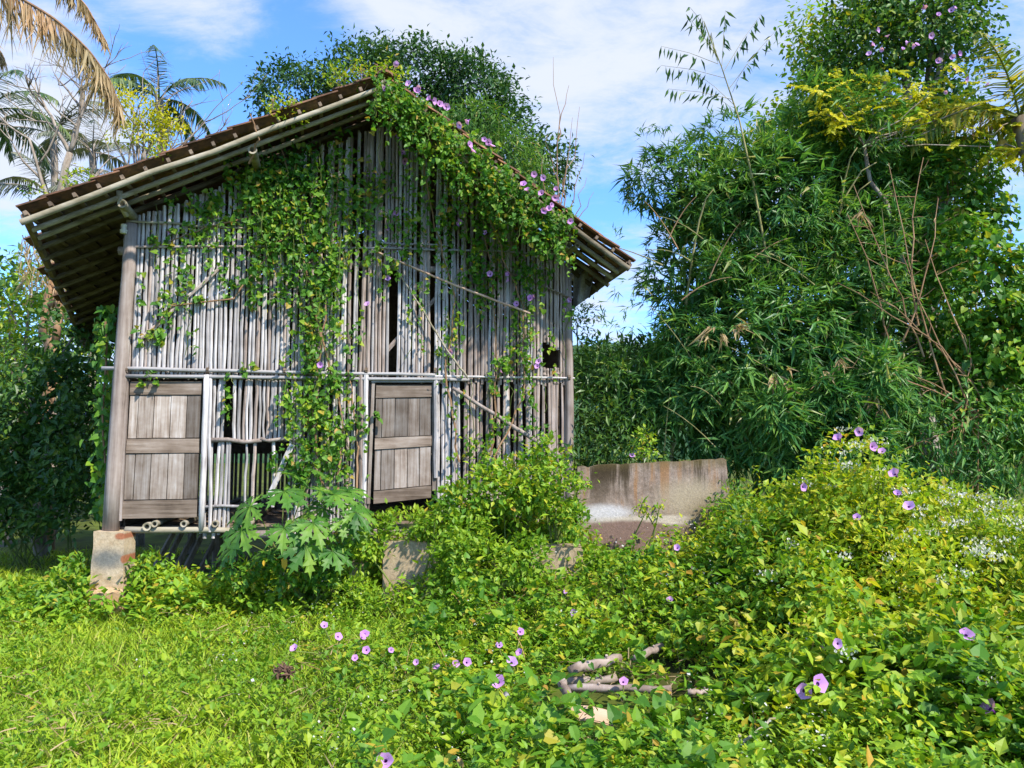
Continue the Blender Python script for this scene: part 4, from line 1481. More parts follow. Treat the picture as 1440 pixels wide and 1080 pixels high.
bush('flowering_bush', 'tall yellow green weed bush with lilac trumpet flowers at its top on the right mound', [blob(1195, 655, 48, 45, 6.2, .35), blob(1205, 720, 85, 60, 6.1, .5), blob(1270, 700, 50, 40, 6.3, .4), blob(1140, 720, 45, 45, 6.3, .4)], 330, 14, .06, .062, .55, M_weed, gb(1200, 6.2),
     heads=16, nstem=16, flowers=[(1178, 615, .09), (1208, 607, .09), (1228, 628, .08), (1240, 634, .07), (1257, 665, .09), (1278, 711, .09), (1130, 685, .08), (1205, 727, .06), (1262, 693, .06)], nobj=60)
bush('flowering_bush', 'spreading weed bush thick with dusty white flower heads at the right edge', [blob(1330, 740, 80, 45, 5.9, .5), blob(1400, 760, 70, 50, 5.7, .5), blob(1300, 790, 80, 40, 5.5, .5)], 340, 14, .06, .06, .5, M_weed, gb(1340, 5.7),
     heads=42, nstem=16, flowers=[(1300, 861, .075)], nobj=60)
bush('flowering_bush', 'green weed bush on the left slope of the mound with a few white heads', [blob(1080, 770, 70, 45, 6.2, .4), blob(1130, 820, 90, 45, 5.6, .5), blob(1040, 745, 35, 40, 6.8, .3)], 260, 14, .06, .065, .55, M_herb, gb(1090, 6.1), heads=8, nstem=10, nobj=40, flowers=[(952, 770, .06)])
bush('flowering_bush', 'broad leafy weed bush in the lower right corner with large lilac flowers', [blob(1200, 960, 110, 70, 4.5, .4), blob(1330, 930, 110, 60, 4.6, .45), blob(1390, 1000, 80, 60, 4.2, .35)], 260, 12, .06, .085, .55, M_herb, gb(1280, 4.5), heads=4, nstem=12, nobj=120,
     flowers=[(1153, 961, .105), (1131, 972, .085), (1389, 994, .11), (1360, 892, .085), (1281, 1057, .06), (1178, 905, .06)], tpl='oval')
bush('leafy_shrub', 'bright green leafy shrub hiding the wall foot right of the right door', [blob(690, 690, 50, 38, 8.0, .35), blob(745, 678, 46, 36, 8.1, .35), blob(650, 708, 34, 28, 7.9, .3)], 230, 15, .07, .08, .55, M_herb, gb(690, 8.0), nstem=10, nobj=60)
bush('leafy_shrub', 'rounded green shrub between the wall corner and the low concrete wall', [blob(785, 690, 32, 45, 7.9, .3), blob(770, 640, 24, 26, 8.2, .25), blob(810, 735, 18, 20, 7.6, .2)], 110, 15, .06, .075, .55, M_herb, gb(780, 7.9), nstem=8, nobj=30)
bush('leafy_shrub', 'low yellow green weed clump in front of the right door above the broken block', [blob(575, 740, 50, 18, 7.9, .3), blob(640, 740, 46, 24, 7.7, .3), blob(520, 760, 30, 20, 7.8, .25)], 170, 15, .06, .065, .55, M_lime, gb(590, 7.8), nstem=8, nobj=40)
bush('leafy_shrub', 'weed clump drooping over the two concrete blocks', [blob(680, 790, 55, 38, 7.3, .3), blob(740, 790, 24, 34, 7.2, .25), blob(630, 790, 25, 25, 7.4, .2)], 150, 15, .06, .07, .55, M_lime, gb(690, 7.3), nstem=8, nobj=40)
bush('leafy_shrub', 'small leafy plant against the left side of the concrete pier', [blob(85, 835, 32, 26, 7.9, .3), blob(108, 805, 14, 22, 8.3, .2)], 80, 14, .06, .08, .55, M_herb, gb(95, 7.9), nstem=8, nobj=30)
bush('leafy_shrub', 'small dark leafy plant right of the concrete pier below the floor', [blob(212, 795, 18, 22, 8.3, .2), blob(250, 818, 30, 12, 8.1, .2)], 60, 14, .06, .08, .55, M_herb, gb(210, 8.1), nstem=6, nobj=20)
bush('leafy_shrub', 'low bright weeds at the foot of the half buried concrete block', [blob(560, 842, 45, 12, 7.45, .2), blob(635, 825, 30, 20, 7.4, .2), blob(500, 832, 30, 20, 7.6, .2)], 130, 14, .06, .06, .55, M_lime, gb(570, 7.45), nstem=8, nobj=30)
bush('leafy_shrub', 'low weeds in front of the concrete step beneath the concrete wall', [blob(780, 830, 40, 12, 7.2, .2), blob(838, 800, 20, 22, 7.4, .2)], 90, 14, .06, .06, .55, M_lime, gb(790, 7.2), nstem=6, nobj=20)
bush('leafy_shrub', 'leafy undergrowth around the papaya stems under the wall', [blob(420, 800, 50, 22, 7.7, .25), blob(480, 780, 35, 30, 7.9, .25), blob(340, 805, 40, 16, 7.8, .2)], 120, 14, .06, .075, .55, M_vine, gb(430, 7.8), nstem=8, nobj=30)
bush('fern_clump', 'soft green fern clump at the right end of the concrete wall', [blob(1035, 715, 30, 35, 8.2, .25), blob(1060, 740, 25, 22, 8.0, .2)], 110, 18, .05, .045, .5, M_vine, gb(1040, 8.2), nstem=6)
bush('leafy_sapling', 'thin leafy sapling rising just behind the concrete wall', [blob(905, 625, 14, 22, 8.8, .12)], 26, 10, .04, .06, .5, M_herb, gb(905, 8.8), nstem=2, nobj=10, flowers=[(889, 640, .07)])
bush('leafy_sapling', 'yellowish sprig growing in front of the concrete wall', [blob(900, 712, 10, 14, 8.1, .08), blob(930, 718, 10, 8, 8.1, .08)], 14, 8, .03, .05, .5, M_weed, gb(905, 8.1), nstem=3, nobj=10)


# ---- papaya plants in front of the wall
def papaya_leaf_mesh():
    mb = MB()
    angs = np.radians([-140, -98, -60, -20, 20, 60, 98, 140])
    lens = [.55, .78, .92, 1.0, 1.0, .92, .78, .55]
    for a, l in zip(angs, lens):
        d = np.array([math.sin(a), math.cos(a), 0])
        s_ = np.array([d[1], -d[0], 0])
        st = [(0, 0), (.22, .075), (.42, .11), (.60, .24), (.60, .09), (.78, .17), (.78, .06), (1.0, 0)]
        L_ = [d * f * l - s_ * w_ * l for f, w_ in st]
        R_ = [d * f * l + s_ * w_ * l for f, w_ in st]
        C_ = [d * f * l for f, w_ in st]
        V = np.array(L_ + C_ + R_)
        rr = np.linalg.norm(V, axis=1)
        V[:, 2] = -.30 * rr ** 2 + rng.normal(0, .008, len(V))
        V[8:16, 2] -= .025
        n = 8
        Q = [(q, n + q, n + q + 1, q + 1) for q in range(n - 1)] + [(n + q, 2 * n + q, 2 * n + q + 1, n + q + 1) for q in range(n - 1)]
        mb.add(V, [np.array(Q)])
    return mb.mesh('leaf', [M_papaya])


PAP = papaya_leaf_mesh()


def papaya(label, base, leaves):
    r = root('papaya_plant', label, 'plant', base)
    b0 = Vector(base)
    top = b0 + Vector((0, 0, 0.55))
    MB().tube([tuple(b0), tuple(b0 + Vector((.02, 0, .3))), tuple(top)], [.03, .026, .02], 7).build('trunk', M_stem, r, smooth=True)
    for (px, py, Y, sz) in leaves:
        p = at(px, py, Y)
        out = (p - top)
        out.z *= 0.2
        out = out.normalized() if out.length > .02 else Vector((0, -1, 0))
        pet = MB().tube([tuple(top), tuple(top.lerp(p, .6) + Vector((0, 0, .06))), tuple(p)], [.008, .006, .005], 5)
        nrm = (Vector((0, -.35, .8)) + out * .35 + Vector(rng.normal(0, .15, 3))).normalized()
        yv = (out + Vector(rng.normal(0, .2, 3)) - nrm * out.dot(nrm)).normalized()
        yv = (yv - nrm * yv.dot(nrm)).normalized()
        xv = yv.cross(nrm)
        Mx = Matrix((xv, yv, nrm)).transposed().to_4x4()
        sz *= 1.3 * rng.uniform(.9, 1.1)
        Mx = Matrix.Translation(p) @ Mx @ Matrix.Diagonal((sz, sz, sz, 1))
        lo = link('leaf', PAP, r, WM[r].inverted() @ Mx)
        pb = pet.build('stalk', M_stem, r)
    return r


pr_ = papaya('papaya plant with broad lobed leaves left of the right door', gb(400, 7.7),
             [(352, 712, 7.5, .24), (400, 690, 7.6, .25), (470, 695, 7.7, .24), (340, 745, 7.4, .24), (400, 742, 7.35, .24), (440, 735, 7.4, .26), (485, 730, 7.5, .22), (450, 690, 7.8, .22), (328, 768, 7.5, .2), (415, 668, 7.9, .2), (430, 768, 7.3, .22), (468, 775, 7.4, .2), (375, 775, 7.6, .18), (500, 720, 7.5, .2), (440, 660, 7.9, .16)])
papaya('young papaya plant with lobed leaves behind the larger one', gb(470, 8.0), [(500, 710, 7.9, .2), (455, 715, 7.9, .22), (490, 690, 8.0, .2), (425, 725, 8.0, .2), (500, 745, 7.8, .18)])
# yellow dying leaf hanging from the papaya
for (px, py, sz) in [(400, 792, .13), (371, 792, .06)]:
    p = np.array([tuple(at(px, py, 7.3))])
    leaf_objects('dying_leaf', pr_, p + np.array([[0, 0, sz / 2]]), np.array([[0.05, -.1, -1.0]]), np.array([[0, -1.0, .1]]), np.array([sz]), np.array([sz * .5]), 'oval', M_orange)

# ---- creeping morning glory in the grass, with its flowers
def creeper(label, pts, rad=0.5):
    """pts: (px,py,diameter)"""
    ps = [on_ground(a, b_, 0.21) for a, b_, _ in pts]
    c_ = sum(ps, Vector()) / len(ps)
    r = root('morning_glory', label, 'flowering creeper', (c_.x, c_.y, float(zg(c_.x, c_.y))), group='lilac morning glory creeping through the weeds')
    mb = MB()
    for p, (a, b_, d_) in zip(ps, pts):
        n_ = 12
        PP = np.array(p) + rng.normal(0, .09, (n_, 3)) * np.array([1.2, 1, .25]) + np.array([0, .03, -.09])
        add_leaves(mb, PP, norm(rnd_unit(n_) * np.array([1, 1, .3])), norm(rnd_unit(n_) * .4 + np.array([0, -.2, 1])), .06 * rng.uniform(.7, 1.2, n_), .05 * rng.uniform(.7, 1.2, n_), 'heart')
        flower(r, p, cam_dir(p, .4, .28), d_ * 1.22)
    mb.build('foliage', M_herb, r, kind='stuff')
    sb = MB()
    base = np.array((c_.x, c_.y, float(zg(c_.x, c_.y))))
    for p in ps:
        q = np.array(p) + np.array([0, .02, -.03])
        sb.tube([base, (base + q) / 2 + np.array([0, 0, .03]), q], .004, 4)
    sb.build('stem', M_stem, r, kind='stuff')


creeper('lilac morning glory creeper, five flowers in the grass left of centre', [(413, 911, .06), (456, 879, .06), (476, 895, .06), (513, 891, .06), (510, 895, .055)])
creeper('faded lilac morning glory blooms low in the weeds at the centre', [(515, 914, .05), (499, 925, .04), (550, 914, .04), (585, 931, .04), (613, 937, .045), (657, 931, .055), (641, 933, .05)])
creeper('morning glory creeper with the largest lilac flower left of the grey logs', [(700, 958, .085), (720, 930, .07), (730, 917, .05), (702, 907, .05), (732, 888, .06)])
creeper('single lilac morning glory bloom at the bottom edge of the view', [(541, 1070, .075), (536, 1066, .05)])
creeper('lilac morning glory bloom lying over the grey logs', [(877, 958, .055)])
creeper('morning glory creeper with two blooms right of the low concrete step', [(806, 861, .05), (942, 843, .055), (795, 832, .04)])
creeper('pale morning glory blooms at the foot of the concrete wall', [(790, 752, .06), (848, 755, .06), (943, 754, .05), (953, 771, .055)])
creeper('pale lilac blooms on the slope left of the lower right bush', [(1065, 806, .06), (1168, 918, .05), (1180, 903, .05), (1155, 912, .045), (976, 800, .05)])


# ---- logs and litter
def log(label, a, b_, r0, r1, lift=0.145, mat=M_log, name='fallen_log', cat='log'):
    pa, pb = on_ground(*a, lift), on_ground(*b_, lift)
    rr = root(name, label, cat, (pa + pb) / 2 - Vector((0, 0, lift)), group='short logs lying in the weeds')
    n_ = 8
    tt = np.linspace(0, 1, n_)
    pts = np.array([tuple(pa.lerp(pb, q)) for q in tt]) + rng.normal(0, .006, (n_, 3))
    mb = MB().tube(pts, np.linspace(r0, r1, n_) * rng.uniform(.88, 1.1, n_), 10)
    mb.build('trunk_piece', mat, rr, smooth=True)
    kb = MB()
    for q in (2, 5):
        d_ = np.array([rng.normal(0, .4), -.4, 1.0])
        kb.tube([pts[q], pts[q] + d_ / np.linalg.norm(d_) * r0 * 1.5], [r0 * .4, r0 * .28], 6)
    kb.build('branch_stub', mat, rr, kind='stuff')


log('brown log with a reddish end, farthest of the short logs', (803, 942), (872, 924), .038, .03)
log('dark short log piece right of the brown farthest log', (893, 926), (930, 908), .028, .03)
log('pale log half covered by leaves above the longest grey log', (797, 958), (868, 954), .030, .026, .05)
log('longest grey log lying level in the weeds', (800, 968), (946, 970), .028, .022)
log('forked dark log pointing towards the viewer at the left end of the logs', (786, 957), (810, 996), .032, .026)
log('thin pale log end right of the longest grey log', (968, 974), (996, 972), .018, .015)
log('small upright grey stump stick at the left of the logs', (711, 976), (716, 1006), .018, .016, mat=M_grey)
p = on_ground(832, 1003, 0.19)
r = root('bark_strip', 'flat pale orange strip of bark lying in front of the logs', 'bark strip', p - Vector((0, 0, .05)))
V = []
for a in range(8):
    for b_ in range(4):
        u, v_ = a / 7, b_ / 3 - .5
        V.append((p.x - .115 + .23 * u, p.y + .06 * v_ - .02 * u, p.z + .012 * math.sin(u * 3) + .02 - .03 * u - .05 * v_ * v_ + .055 * v_))
V = np.array(V)
i, j = np.meshgrid(np.arange(7), np.arange(3), indexing='ij')
i, j = i.ravel(), j.ravel()
Q = np.stack([i * 4 + j, (i + 1) * 4 + j, (i + 1) * 4 + j + 1, i * 4 + j + 1], 1)
MB().add(np.vstack([V, V - np.array([0, 0, .008])]), [Q, Q[:, ::-1] + 32]).build('bark', M_strip, r, smooth=True)
p = on_ground(398, 946, 0.14)
r = root('soil_clod', 'dark brown clod of roots and soil in the grass', 'soil clod', p - Vector((0, 0, .06)))
mb = MB()
for k in range(120):
    d_ = rnd_unit(1)[0]
    q = np.array(p) + d_ * np.array([.06, .05, .045]) * rng.uniform(.3, 1)
    mb.tube([q, q + rnd_unit(1)[0] * .05], [.009, .004], 4)
mb.build('roots', M_soil, r)
for (px, py, sz, mt, lab) in [(645, 1064, .07, M_dry, 'dry orange leaf standing in the grass near the bottom edge'), (621, 1038, .06, M_strip, 'pale dry leaf lying among the weeds near the bottom edge')]:
    p = on_ground(px, py, .13)
    r = root('dry_leaf', lab, 'leaf', p)
    leaf_objects('leaf', r, np.array([tuple(p)]), np.array([[.3, -.2, -.9]]) if mt is M_dry else np.array([[1, 0, .1]]), np.array([[0, -1, .3]]), np.array([sz]), np.array([sz * .5]), 'oval', mt)
ps = [on_ground(1036, 1078, .02), on_ground(1040, 1060, .12), on_ground(1050, 1038, .2), on_ground(1090, 1010, .22)]
stick('dry_branch', 'curved pale dry branch at the bottom right edge of the grass', ps[::-1], .006, .011, M_bampole, 'branch')
ps = [on_ground(1036, 1070, .05), on_ground(1036, 1045, .16), on_ground(1043, 1033, .2)]
stick('dry_branch', 'short pale dry twig beside the curved branch at the bottom edge', ps[::-1], .005, .01, M_bampole, 'branch')


# ================================================================== trees
def limb(mb, p0, p1, r0, r1, seg=7, n=6, wob=0.05):
    p0, p1 = np.array(p0, float), np.array(p1, float)
    tt = np.linspace(0, 1, n)
    pts = p0[None] + (p1 - p0)[None] * tt[:, None]
    pts[1:-1] += rng.normal(0, wob, (n - 2, 3))
    mb.tube(pts, r0 + (r1 - r0) * tt, seg)
    return pts


def tree(name, label, base, blobs, nclust, nleaf, cr, L, ratio, mat, tpl='leaf', r0=0.2, droop=.3, shell=.6, cat='tree', trunk_mat=M_bark, nlimb=8, cull=-.5, group=None, nobj=0):
    r = root(name, label, cat, base, group=group)
    mb = MB()
    cc = foliage(mb, blobs, nclust, nleaf, cr, L, ratio, tpl, droop, shell, cull)
    mb.build('crown', mat, r)
    tb = MB()
    b0 = np.array(base)
    cen = np.mean([b_[0] for b_ in blobs], 0)
    fork = b0 * .45 + cen * .55
    fork[2] = b0[2] + (cen[2] - b0[2]) * .55
    limb(tb, b0 - np.array([0, 0, .2]), fork, r0, r0 * .6, 9, 7, .08)
    tb.build('trunk', trunk_mat, r, smooth=True)
    lb = MB()
    for k in range(nlimb):
        q = blobs[k % len(blobs)][0] * .6 + cc[rng.integers(len(cc))] * .4
        limb(lb, fork, q, r0 * .45, r0 * .1, 6, 6, .12)
    lb.build('limb', trunk_mat, r, smooth=True)
    if nobj:
        P, O_, _, _ = crown_pts(blobs, nobj * 2, 1, cr, 0.97, 0.15)
        P, O_ = P[:nobj], O_[:nobj]
        nO = len(P)
        l = L * rng.uniform(1.0, 1.4, nO)
        leaf_objects('leaf', r, P, norm(O_ + rnd_unit(nO) * .8 + np.array([0, 0, -.3])), norm(O_ * .5 + rnd_unit(nO) * .5 + np.array([0, 0, .9])), l, l * ratio, tpl, mat)
    return r


tree('mango_tree', 'large dark green round-crowned tree behind the house roof', gb(610, 17), [blob(420, 140, 62, 38, 17, 1.2), blob(510, 118, 55, 42, 17, 1.2), blob(590, 120, 62, 46, 17, 1.4), blob(660, 145, 62, 55, 17, 1.4), blob(705, 200, 48, 60, 17, 1.2), blob(765, 235, 34, 38, 16.5, .8), blob(620, 220, 90, 60, 17, 1.4), blob(535, 82, 22, 18, 17, .4)],
     1500, 26, .18, .14, .45, M_mango, r0=.3, droop=.5)
bush('leafy_shrub', 'pale green bamboo-like thicket rising behind the right roof slope', [blob(670, 180, 40, 35, 14.5, .6), blob(710, 220, 42, 38, 14.5, .6), blob(745, 260, 30, 30, 14.5, .6)], 260, 14, .14, .2, .16, M_bamtop, gb(700, 14.5), tpl='bamboo', droop=.6, nstem=14)
# bare sapling with twigs
r = root('bare_sapling', 'thin bare leafless sapling sticking up behind the right roof slope', 'sapling', gb(790, 13.5))
mb = MB()
for (a, b_) in [((790, 330), (778, 80)), ((792, 300), (805, 165)), ((788, 290), (815, 150)), ((795, 310), (822, 215)), ((786, 260), (770, 190)), ((783, 200), (800, 120)), ((788, 320), (752, 205)), ((800, 330), (825, 250)), ((806, 330), (835, 270))]:
    limb(mb, at(*a, 13.5), at(*b_, 13.5 + rng.uniform(-.3, .3)), .013, .003, 5, 7, .03)
limb(mb, gb(790, 13.5), at(790, 330, 13.5), .04, .03, 6, 4, .02)
mb.build('twig', M_brownstem, r)


# ---- bamboo clump on the right
def sprays(mb, C, Oc, L=0.19, w=0.15, k=(5, 9), mi=0):
    m = len(C)
    kk = rng.integers(k[0], k[1], m)
    idx = np.repeat(np.arange(m), kk)
    n = len(idx)
    ax = norm(Oc * .9 + np.array([0, -.25, -.15]) + rng.normal(0, .4, (m, 3)))
    A = norm(ax[idx] + rnd_unit(n) * np.array([1.05, 1.05, .7]) + np.array([0, 0, -.16]))
    N = norm(rnd_unit(n) * .4 + Oc[idx] * .5 + np.array([0, 0, .8]))
    P = C[idx] + rnd_unit(n) * .03
    l = L * rng.uniform(.6, 1.25, n)
    add_leaves(mb, P, A, N, l, l * w, 'bamboo', mi)
    return P, A, N, l


bam_b = []
bam_b += [blob(1010, 265, 95, 75, 10.6, .8), blob(985, 390, 85, 100, 10.4, .9), blob(1080, 300, 120, 110, 10.2, 1.0), blob(1070, 500, 140, 130, 9.8, 1.0), blob(975, 560, 80, 85, 10.0, .8), blob(1190, 420, 100, 150, 10.0, 1.0), blob(1110, 610, 120, 80, 9.5, .8), blob(1215, 570, 80, 90, 9.7, .8), blob(1160, 220, 90, 80, 10.6, .9), blob(1240, 300, 70, 120, 10.4, .8)]
r = root('bamboo_clump', 'huge thicket of bamboo with drooping narrow leaf fans right of the house', 'bamboo', gb(1100, 10.2))
mb = MB()
for k in range(46):
    bb0 = bam_b[rng.integers(0, 9)]
    d_ = norm(rng.normal(size=3) * np.array([1, .8, 1]) + np.array([0, -.35, .15]))
    if (bb0[0] + d_ * bb0[1])[2] > 1.0:
        rr_ = rng.uniform(.22, .5)
        bam_b.append((bb0[0] + d_ * bb0[1] * 1.0, np.array([rr_, rr_, rr_ * rng.uniform(.6, 1.1)])))
P, O_, cc, oc = crown_pts(bam_b, 17000, 1, .02, .55, -.35)
gap = np.sin(cc[:, 0] * 4.1 + 1.3) * np.sin(cc[:, 2] * 3.7 + .4) + .5 * np.sin(cc[:, 0] * 9 + cc[:, 2] * 7)
kp = rng.random(len(cc)) < np.clip(.8 + .5 * gap, .30, 1)
cc, oc = cc[kp], oc[kp]
sel = cc[:, 2] > 3.6
pick = sel & (rng.random(len(cc)) < .6)
low = ~pick & (rng.random(len(cc)) < .4)
sprays(mb, cc[~pick & ~low], oc[~pick & ~low], L=.17)
sprays(mb, cc[low], oc[low], L=.25, w=.16, k=(4, 8))
P, O_, c2, o2 = crown_pts([(a_, b_ * .78) for a_, b_ in bam_b[:10]], 2600, 1, .02, .15, -1)
far_ = np.linalg.norm(c2 - np.array(CAM), axis=1) > 9.6
sprays(mb, c2[far_], o2[far_], L=.24, w=.22)
mb.build('foliage', M_bam, r, kind='stuff')
mb = MB()
sprays(mb, cc[pick], oc[pick], L=.15)
mb.build('top_foliage', M_bamtop, r, kind='stuff')
# nearest leaves one by one
P, O_, cc, oc = crown_pts(bam_b, 200, 1, .02, .98, .35)
cc, oc = cc[:55], oc[:55]
tmp = MB()
P, A, N, l = sprays(tmp, cc, oc, L=.21, w=.17)
leaf_objects('leaf', r, P[:280], A[:280], N[:280], l[:280], l[:280] * .17, 'bamboo', M_bam)
for k in range(26):
    px = rng.uniform(980, 1250)
    b0 = Vector(gb(1100 + rng.normal(0, 50), 10.2 + rng.normal(0, .3)))
    tip = at(px, rng.uniform(180, 420), 10.2 + rng.normal(0, .6))
    pts = []
    for f in np.linspace(0, 1, 9):
        q = b0.lerp(tip, f)
        q.z = b0.z + (tip.z - b0.z) * math.sin(f * math.pi / 2)
        pts.append(tuple(q))
    MB().tube(pts, np.linspace(.03, .006, 9), 6).build('culm', M_culm, r, smooth=True)
for k in range(34):
    a_ = at(rng.uniform(930, 1260), rng.uniform(330, 650), 9.15 + rng.uniform(-.2, .5))
    e_ = a_ + Vector((rng.normal(-.1, .45), rng.uniform(-.4, .1), rng.uniform(.1, .9)))
    m_ = a_.lerp(e_, .5) + Vector((0, 0, .12))
    q_ = [np.array(a_ * (1 - f) ** 2 + m_ * 2 * f * (1 - f) + e_ * f * f) for f in np.linspace(0, 1, 7)]
    MB().tube(q_, np.linspace(.009, .003, 7), 5).build('cane', M_culm if k % 3 else M_brownstem, r)
# the one tall culm against the sky
pts = [at(1085, 400, 9.4), at(1060, 260, 9.4), at(1040, 170, 9.4), at(1015, 95, 9.4), at(990, 30, 9.4)]
fine = []
for a, b_ in zip(pts[:-1], pts[1:]):
    for f in np.linspace(0, 1, 4, endpoint=False):
        fine.append(tuple(a.lerp(b_, f)))
fine.append(tuple(pts[-1]))
MB().tube(fine, np.linspace(.016, .004, len(fine)), 6).build('culm', M_culm, r, smooth=True)
twigs = [((1005, 75), (965, 20)), ((1010, 90), (930, 65)), ((1005, 75), (985, 20)), ((1008, 85), (1000, 45)), ((1018, 100), (1070, 20)), ((1015, 95), (1020, 15)), ((1025, 125), (1095, 38)), ((1020, 110), (930, 92)), ((1030, 140), (940, 125)), ((1035, 150), (975, 100)), ((1040, 165), (1005, 135)), ((1045, 190), (1075, 165)), ((1030, 130), (1050, 90)), ((990, 40), (970, 10))]
tm, lm = MB(), MB()
for a, b_ in twigs:
    p0_, p1_ = at(*a, 9.4), at(*b_, 9.4 + rng.uniform(-.3, .3))
    tm.tube([tuple(p0_), tuple(p0_.lerp(p1_, .5) + Vector((0, 0, .03))), tuple(p1_)], [.004, .003, .002], 4)
    n_ = max(4, int((p1_ - p0_).length / .075))
    f = np.linspace(.3, 1.0, n_)
    PP = np.array([tuple(p0_.lerp(p1_, q)) for q in f])
    dirx = np.array(tuple((p1_ - p0_).normalized()))
    AA = norm(np.array([0, 0, -1.0]) + dirx * .35 + rng.normal(0, .3, (n_, 3)))
    add_leaves(lm, PP, AA, norm(rng.normal(0, .5, (n_, 3)) + np.array([0, -1, .2])), rng.uniform(.13, .22, n_), rng.uniform(.03, .045, n_), 'leaf')
tm.build('twig', M_culm, r, kind='stuff')
lm.build('tall_culm_leaves', M_mango, r, kind='stuff')
# a few dangling sprigs at the left edge, and brown dead leaf fans
lm = MB()
for (px, py) in [(880, 285), (893, 240), (905, 190), (912, 185), (925, 180), (940, 178), (868, 330), (885, 240), (900, 420), (870, 400), (850, 425), (880, 440), (862, 452), (905, 390), (845, 445), (890, 465)]:
    C = np.array([tuple(at(px + rng.normal(0, 6), py + rng.normal(0, 6), 9.9 + rng.uniform(-.2, .2))) for q in range(3)])
    sprays(lm, C, np.tile([-.7, -.3, -.2], (3, 1)), L=.15, w=.14, k=(3, 6))
lm.build('edge_sprigs', M_bam, r, kind='stuff')
lm = MB()
for (px, py) in [(1010, 462), (1020, 470), (1035, 460), (1045, 458), (1095, 530), (1105, 540), (1165, 525), (1230, 560), (1240, 575), (1115, 520), (1000, 470), (1215, 300), (1180, 505)]:
    C = np.array([tuple(at(px + rng.normal(0, 4), py, 8.75))])
    sprays(lm, C, np.tile([-.2, -.5, -.8], (1, 1)), L=.22, w=.15, k=(5, 9))
lm.build('dead_leaves', M_dead, r, kind='stuff')

# dry brown stems crossing in front of the tree on the right
r = root('dry_bamboo_thicket', 'tangle of dry brown bamboo stems in front of the vine covered tree', 'dead stems', gb(1400, 9.0))
for (a, b_, c_) in [((1405, 600), (1330, 470), (1235, 420)), ((1420, 620), (1340, 540), (1245, 515)), ((1400, 640), (1310, 480), (1270, 360)), ((1385, 590), (1290, 520), (1170, 515)), ((1390, 560), (1330, 430), (1300, 340)), ((1370, 540), (1290, 450), (1180, 400)),
                    ((1430, 560), (1350, 600), (1250, 640)), ((1330, 560), (1290, 430), (1250, 230)), ((1300, 500), (1255, 400), (1200, 260)), ((1290, 460), (1270, 330), (1300, 220)), ((1400, 660), (1380, 600), (1330, 580)), ((1350, 640), (1362, 560), (1367, 500)), ((1250, 480), (1230, 380), (1190, 300)), ((1270, 480), (1310, 390), (1320, 280))]:
    pts = [at(*a, 9.0), at(*b_, 8.8), at(*c_, 8.9)]
    fine = []
    for q in range(9):
        f = q / 8
        p = (pts[0] * (1 - f) ** 2 + pts[1] * 2 * f * (1 - f) + pts[2] * f * f)
        fine.append(np.array(p) + rng.normal(0, .012, 3))
    mb = MB().tube(fine, np.linspace(.013, .004, 9), 5)
    for q in (3, 5, 6, 7):
        e = fine[q] + rng.normal(0, .16, 3)
        mb.tube([fine[q], (fine[q] + e) / 2 + rng.normal(0, .01, 3), e], [.005, .004, .002], 4)
    mb.build('stem', M_brownstem, r)

# vine covered tall tree on the right
vt_b = [blob(1235, 70, 80, 55, 11.2, .9), blob(1300, 45, 65, 70, 11, .9), blob(1290, 5, 85, 40, 11.2, .9), blob(1240, 180, 90, 70, 11, .9), blob(1310, 210, 40, 90, 10.8, .7), blob(1365, 20, 34, 34, 11, .4), blob(1385, 70, 26, 30, 11, .3), blob(1335, 125, 36, 34, 10.8, .4), blob(1215, 5, 40, 34, 11.2, .4), blob(1150, 110, 30, 26, 11.2, .4), blob(1195, 95, 34, 30, 11, .4)]
tree('tall_tree', 'tall dark tree wrapped in flowering vines rising above the bamboo', gb(1300, 11), vt_b, 900, 20, .12, .095, .6, M_mix, 'oval', r0=.28, droop=.4, shell=.35, nobj=60)
tree('slender_tree', 'airy light-leaved tree with sky showing through left of the tall dark tree', gb(1190, 12), [blob(1175, 55, 50, 60, 11.8, .6), blob(1150, 90, 30, 50, 11.8, .5), blob(1200, 15, 50, 40, 11.8, .5), blob(1130, 40, 26, 36, 11.8, .4), blob(1145, 140, 40, 50, 11.6, .5)], 330, 14, .12, .10, .5, M_herb, 'oval', r0=.09, droop=.4, shell=.3)
r = root('climbing_vine', 'curtain of heart-leaved vine covering the tall tree trunk on the right', 'vine', gb(1370, 10.2))
cur_b = [blob(1330, 300, 62, 110, 10.3, .6), blob(1365, 430, 62, 120, 9.4, .6), blob(1400, 540, 60, 100, 9.3, .6), blob(1310, 430, 40, 130, 10.4, .5), blob(1420, 420, 40, 70, 9.2, .4), blob(1270, 220, 50, 50, 10.4, .5)]
mb = MB()
foliage(mb, cur_b, 900, 22, .10, .085, .85, 'heart', .7, .72, -.3)
mb.build('foliage', M_vine, r, kind='stuff')
P, O_, _, _ = crown_pts(cur_b, 420, 1, .04, .98, .2)
P, O_ = P[:240], O_[:240]
nO = len(P)
l = .1 * rng.uniform(.8, 1.3, nO)
leaf_objects('leaf', r, P, norm(O_ * .3 + rnd_unit(nO) * .6 + np.array([0, -.2, -.8])), norm(O_ + rnd_unit(nO) * .4 + np.array([0, 0, .4])), l, l * .9, 'heart', M_vine2)
sb = MB()
for k in range(14):
    px = 1290 + k * 10
    limb(sb, at(px + rng.normal(0, 10), 640, 9.9), at(px - 20 + rng.normal(0, 15), 160, 10.2), .012, .006, 5, 9, .05)
sb.build('stem', M_brownstem, r, kind='stuff')
